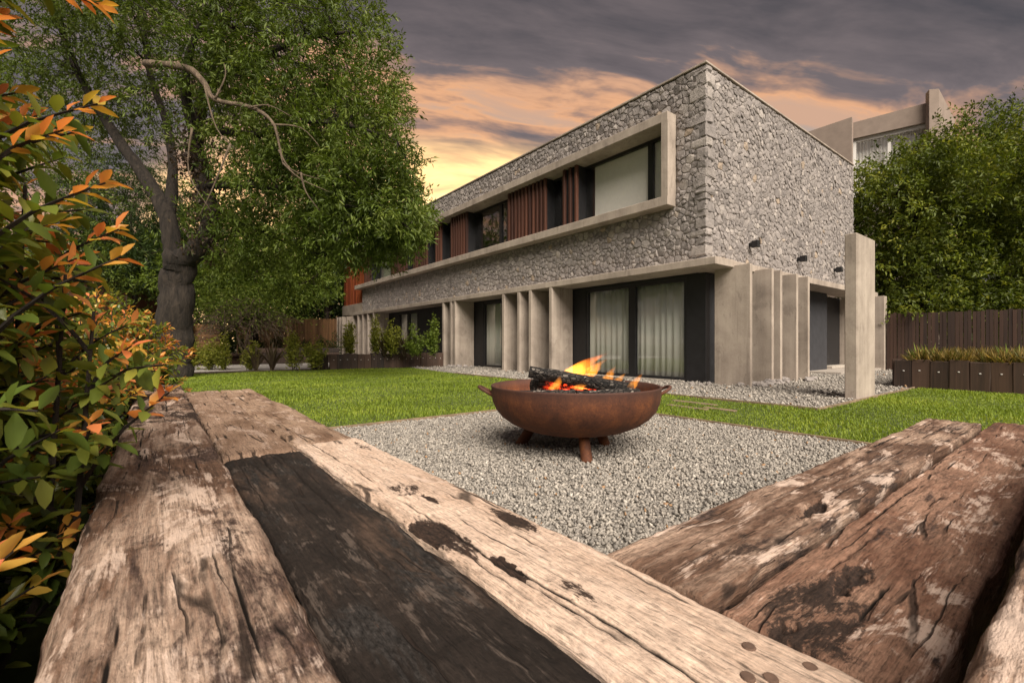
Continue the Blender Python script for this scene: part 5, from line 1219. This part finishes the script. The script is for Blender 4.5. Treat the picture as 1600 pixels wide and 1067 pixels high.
# ------------------------------------------------------------------ photinia hedge
def photinia(p, h, r, label, seed, nst=15, lean=(0, 0)):
    t = thing('photinia_shrub', (p[0], p[1], 0), label, 'shrub', 'red-tipped hedge shrubs'); rr = random.Random(seed); mb = MB(); V = []; Fc = []; rv = []
    def leaf(b, d, L, val):
        d = d.normalized(); s = d.cross(Vector((rr.gauss(0, .35), rr.gauss(0, .35), 1)))
        if s.length < 1e-3: s = Vector((1, 0, 0))
        s.normalize(); nn = s.cross(d); w = L * rr.uniform(0.19, 0.24); n0 = len(V); cur = rr.uniform(0.05, 0.28) * L
        for tt, ww in ((0.08, 0.15), (0.45, 1.0), (0.80, 0.66)):
            c = b + d * (L * tt) - nn * (cur * tt * tt); V.extend([c + s * (w * ww) + nn * (w * ww * 0.35), c, c - s * (w * ww) + nn * (w * ww * 0.35)])
        V.append(b + d * L - nn * cur)
        for i in range(2):
            q = n0 + 3 * i
            for f in ((q, q + 1, q + 4, q + 3), (q + 1, q + 2, q + 5, q + 4)): Fc.append((f[0], f[1], f[2])); Fc.append((f[0], f[2], f[3]))
        q = n0 + 6; Fc.append((q, q + 1, n0 + 9)); Fc.append((q + 1, q + 2, n0 + 9)); rv.extend([val] * 10)
    for k in range(nst):
        a = 2.4 * k + rr.uniform(-.5, .5); q = r * math.sqrt((k + 0.5) / nst) * rr.uniform(.85, 1.1); hh = h * (1 - 0.42 * (q / r) ** 2) * rr.uniform(0.78, 1.05)
        b = Vector((q * 0.35 * math.cos(a), q * 0.35 * math.sin(a), 0)); tip = Vector((q * math.cos(a) + lean[0], q * math.sin(a) + lean[1], hh)); md = b.lerp(tip, 0.5) + Vector((0.25 * q * math.cos(a), 0.25 * q * math.sin(a), 0))
        pts = [b.lerp(md, i / 5) if i < 5 else md.lerp(tip, (i - 5) / 5) for i in range(11)]; mb.tube(pts, [0.011 * (1 - 0.07 * i) for i in range(11)], 6, False)
        branches = [(pts, hh)]
        for s_ in range(12 if h > 1.5 else 10):
            i0 = rr.randint(2, 9); st = pts[i0]; aa = rr.uniform(0, 6.283); le = rr.uniform(0.13, 0.30); e = st + Vector((math.cos(aa) * le * 0.75, math.sin(aa) * le * 0.75, le * rr.uniform(0.3, 0.9)))
            bp2 = [st.lerp(e, i / 4) + Vector((0, 0, 0.02 * math.sin(i))) for i in range(5)]; mb.tube(bp2, [0.006, 0.005, 0.004, 0.003, 0.002], 3, False); branches.append((bp2, le))
        for bi, (bp2, ln) in enumerate(branches):
            m = len(bp2) - 1; nn_ = (int(hh / 0.024) if bi == 0 else int(ln / 0.0105)); ph = rr.uniform(0, 6.28)
            young = rr.random() < (0.95 if bi == 0 else 0.6); 
            for i in range(nn_):
                s = (i + 1) / nn_; x = s * m; j = min(int(x), m - 1); c = bp2[j].lerp(bp2[j + 1], x - j); ax = (bp2[j + 1] - bp2[j]).normalized()
                ph += 2.4; sd = ax.orthogonal().normalized(); sd = Matrix.Rotation(ph, 3, ax) @ sd; fromtip = (1 - s) * (hh if bi == 0 else ln)
                hf = (c.z / h)
                if young and fromtip < 0.085 * rr.uniform(0.6, 1.5): val = rr.uniform(0.62, 1.0) if hf > 0.25 else rr.uniform(0.4, 0.75); L = rr.uniform(0.036, 0.055); d = sd * 0.75 + ax * 1.0
                else: val = rr.uniform(0.03, 0.40) + 0.22 * max(0, hf - 0.4); L = rr.uniform(0.042, 0.064); d = sd + ax * 0.35 + Vector((0, 0, rr.uniform(-.25, .15)))
                if c.x + p[0] + d.normalized().x * L < -0.12 or c.z > 0.62 or c.y + p[1] > 4.95: leaf(c, d, L, min(1, val))   # none grows into the sleepers
    mb.build('stem', M['bark_dark'], t, local=True)
    o = link('foliage', fast_mesh('foliage', np.array([list(v) for v in V]), np.array(Fc), M['leaf_photinia'], {'rnd': rv}, True), t, True); return t
for i, (x, y, h, r, lab, ln) in enumerate([
    (-0.52, 0.80, 0.98, 0.31, 'red-tipped photinia shrub closest to where the two benches meet', (0.02, 0)),
    (-0.50, 1.34, 2.0, 0.38, 'tallest red-tipped photinia shrub, rising high over the bench backrest', (0.0, 0.0)),
    (-0.76, 1.02, 1.72, 0.40, 'tall leafy photinia shrub between the tallest one and the bench corner', (0.0, 0)),
    (-0.88, 1.75, 1.85, 0.42, 'tall photinia shrub behind the tallest one, away from the bench', (0, 0)),
    (-0.55, 2.05, 1.50, 0.38, 'photinia shrub beside the bleached middle of the bench backrest', (0, 0)),
    (-0.48, 2.85, 1.05, 0.36, 'lowest photinia shrub, dipping in the middle of the hedge', (0, 0)),
    (-0.40, 3.60, 1.15, 0.36, 'photinia shrub beside the dark stretch of the backrest', (0, 0)),
    (-0.38, 4.35, 1.30, 0.38, 'photinia shrub second from the big tree trunk', (0, 0)),
    (-0.24, 5.20, 1.42, 0.42, 'red-tipped photinia shrub past the bench end by the big tree', (0, 0))]):
    photinia((x, y), h, r, lab, 200 + i, 44 if h > 1.5 else 28, ln)
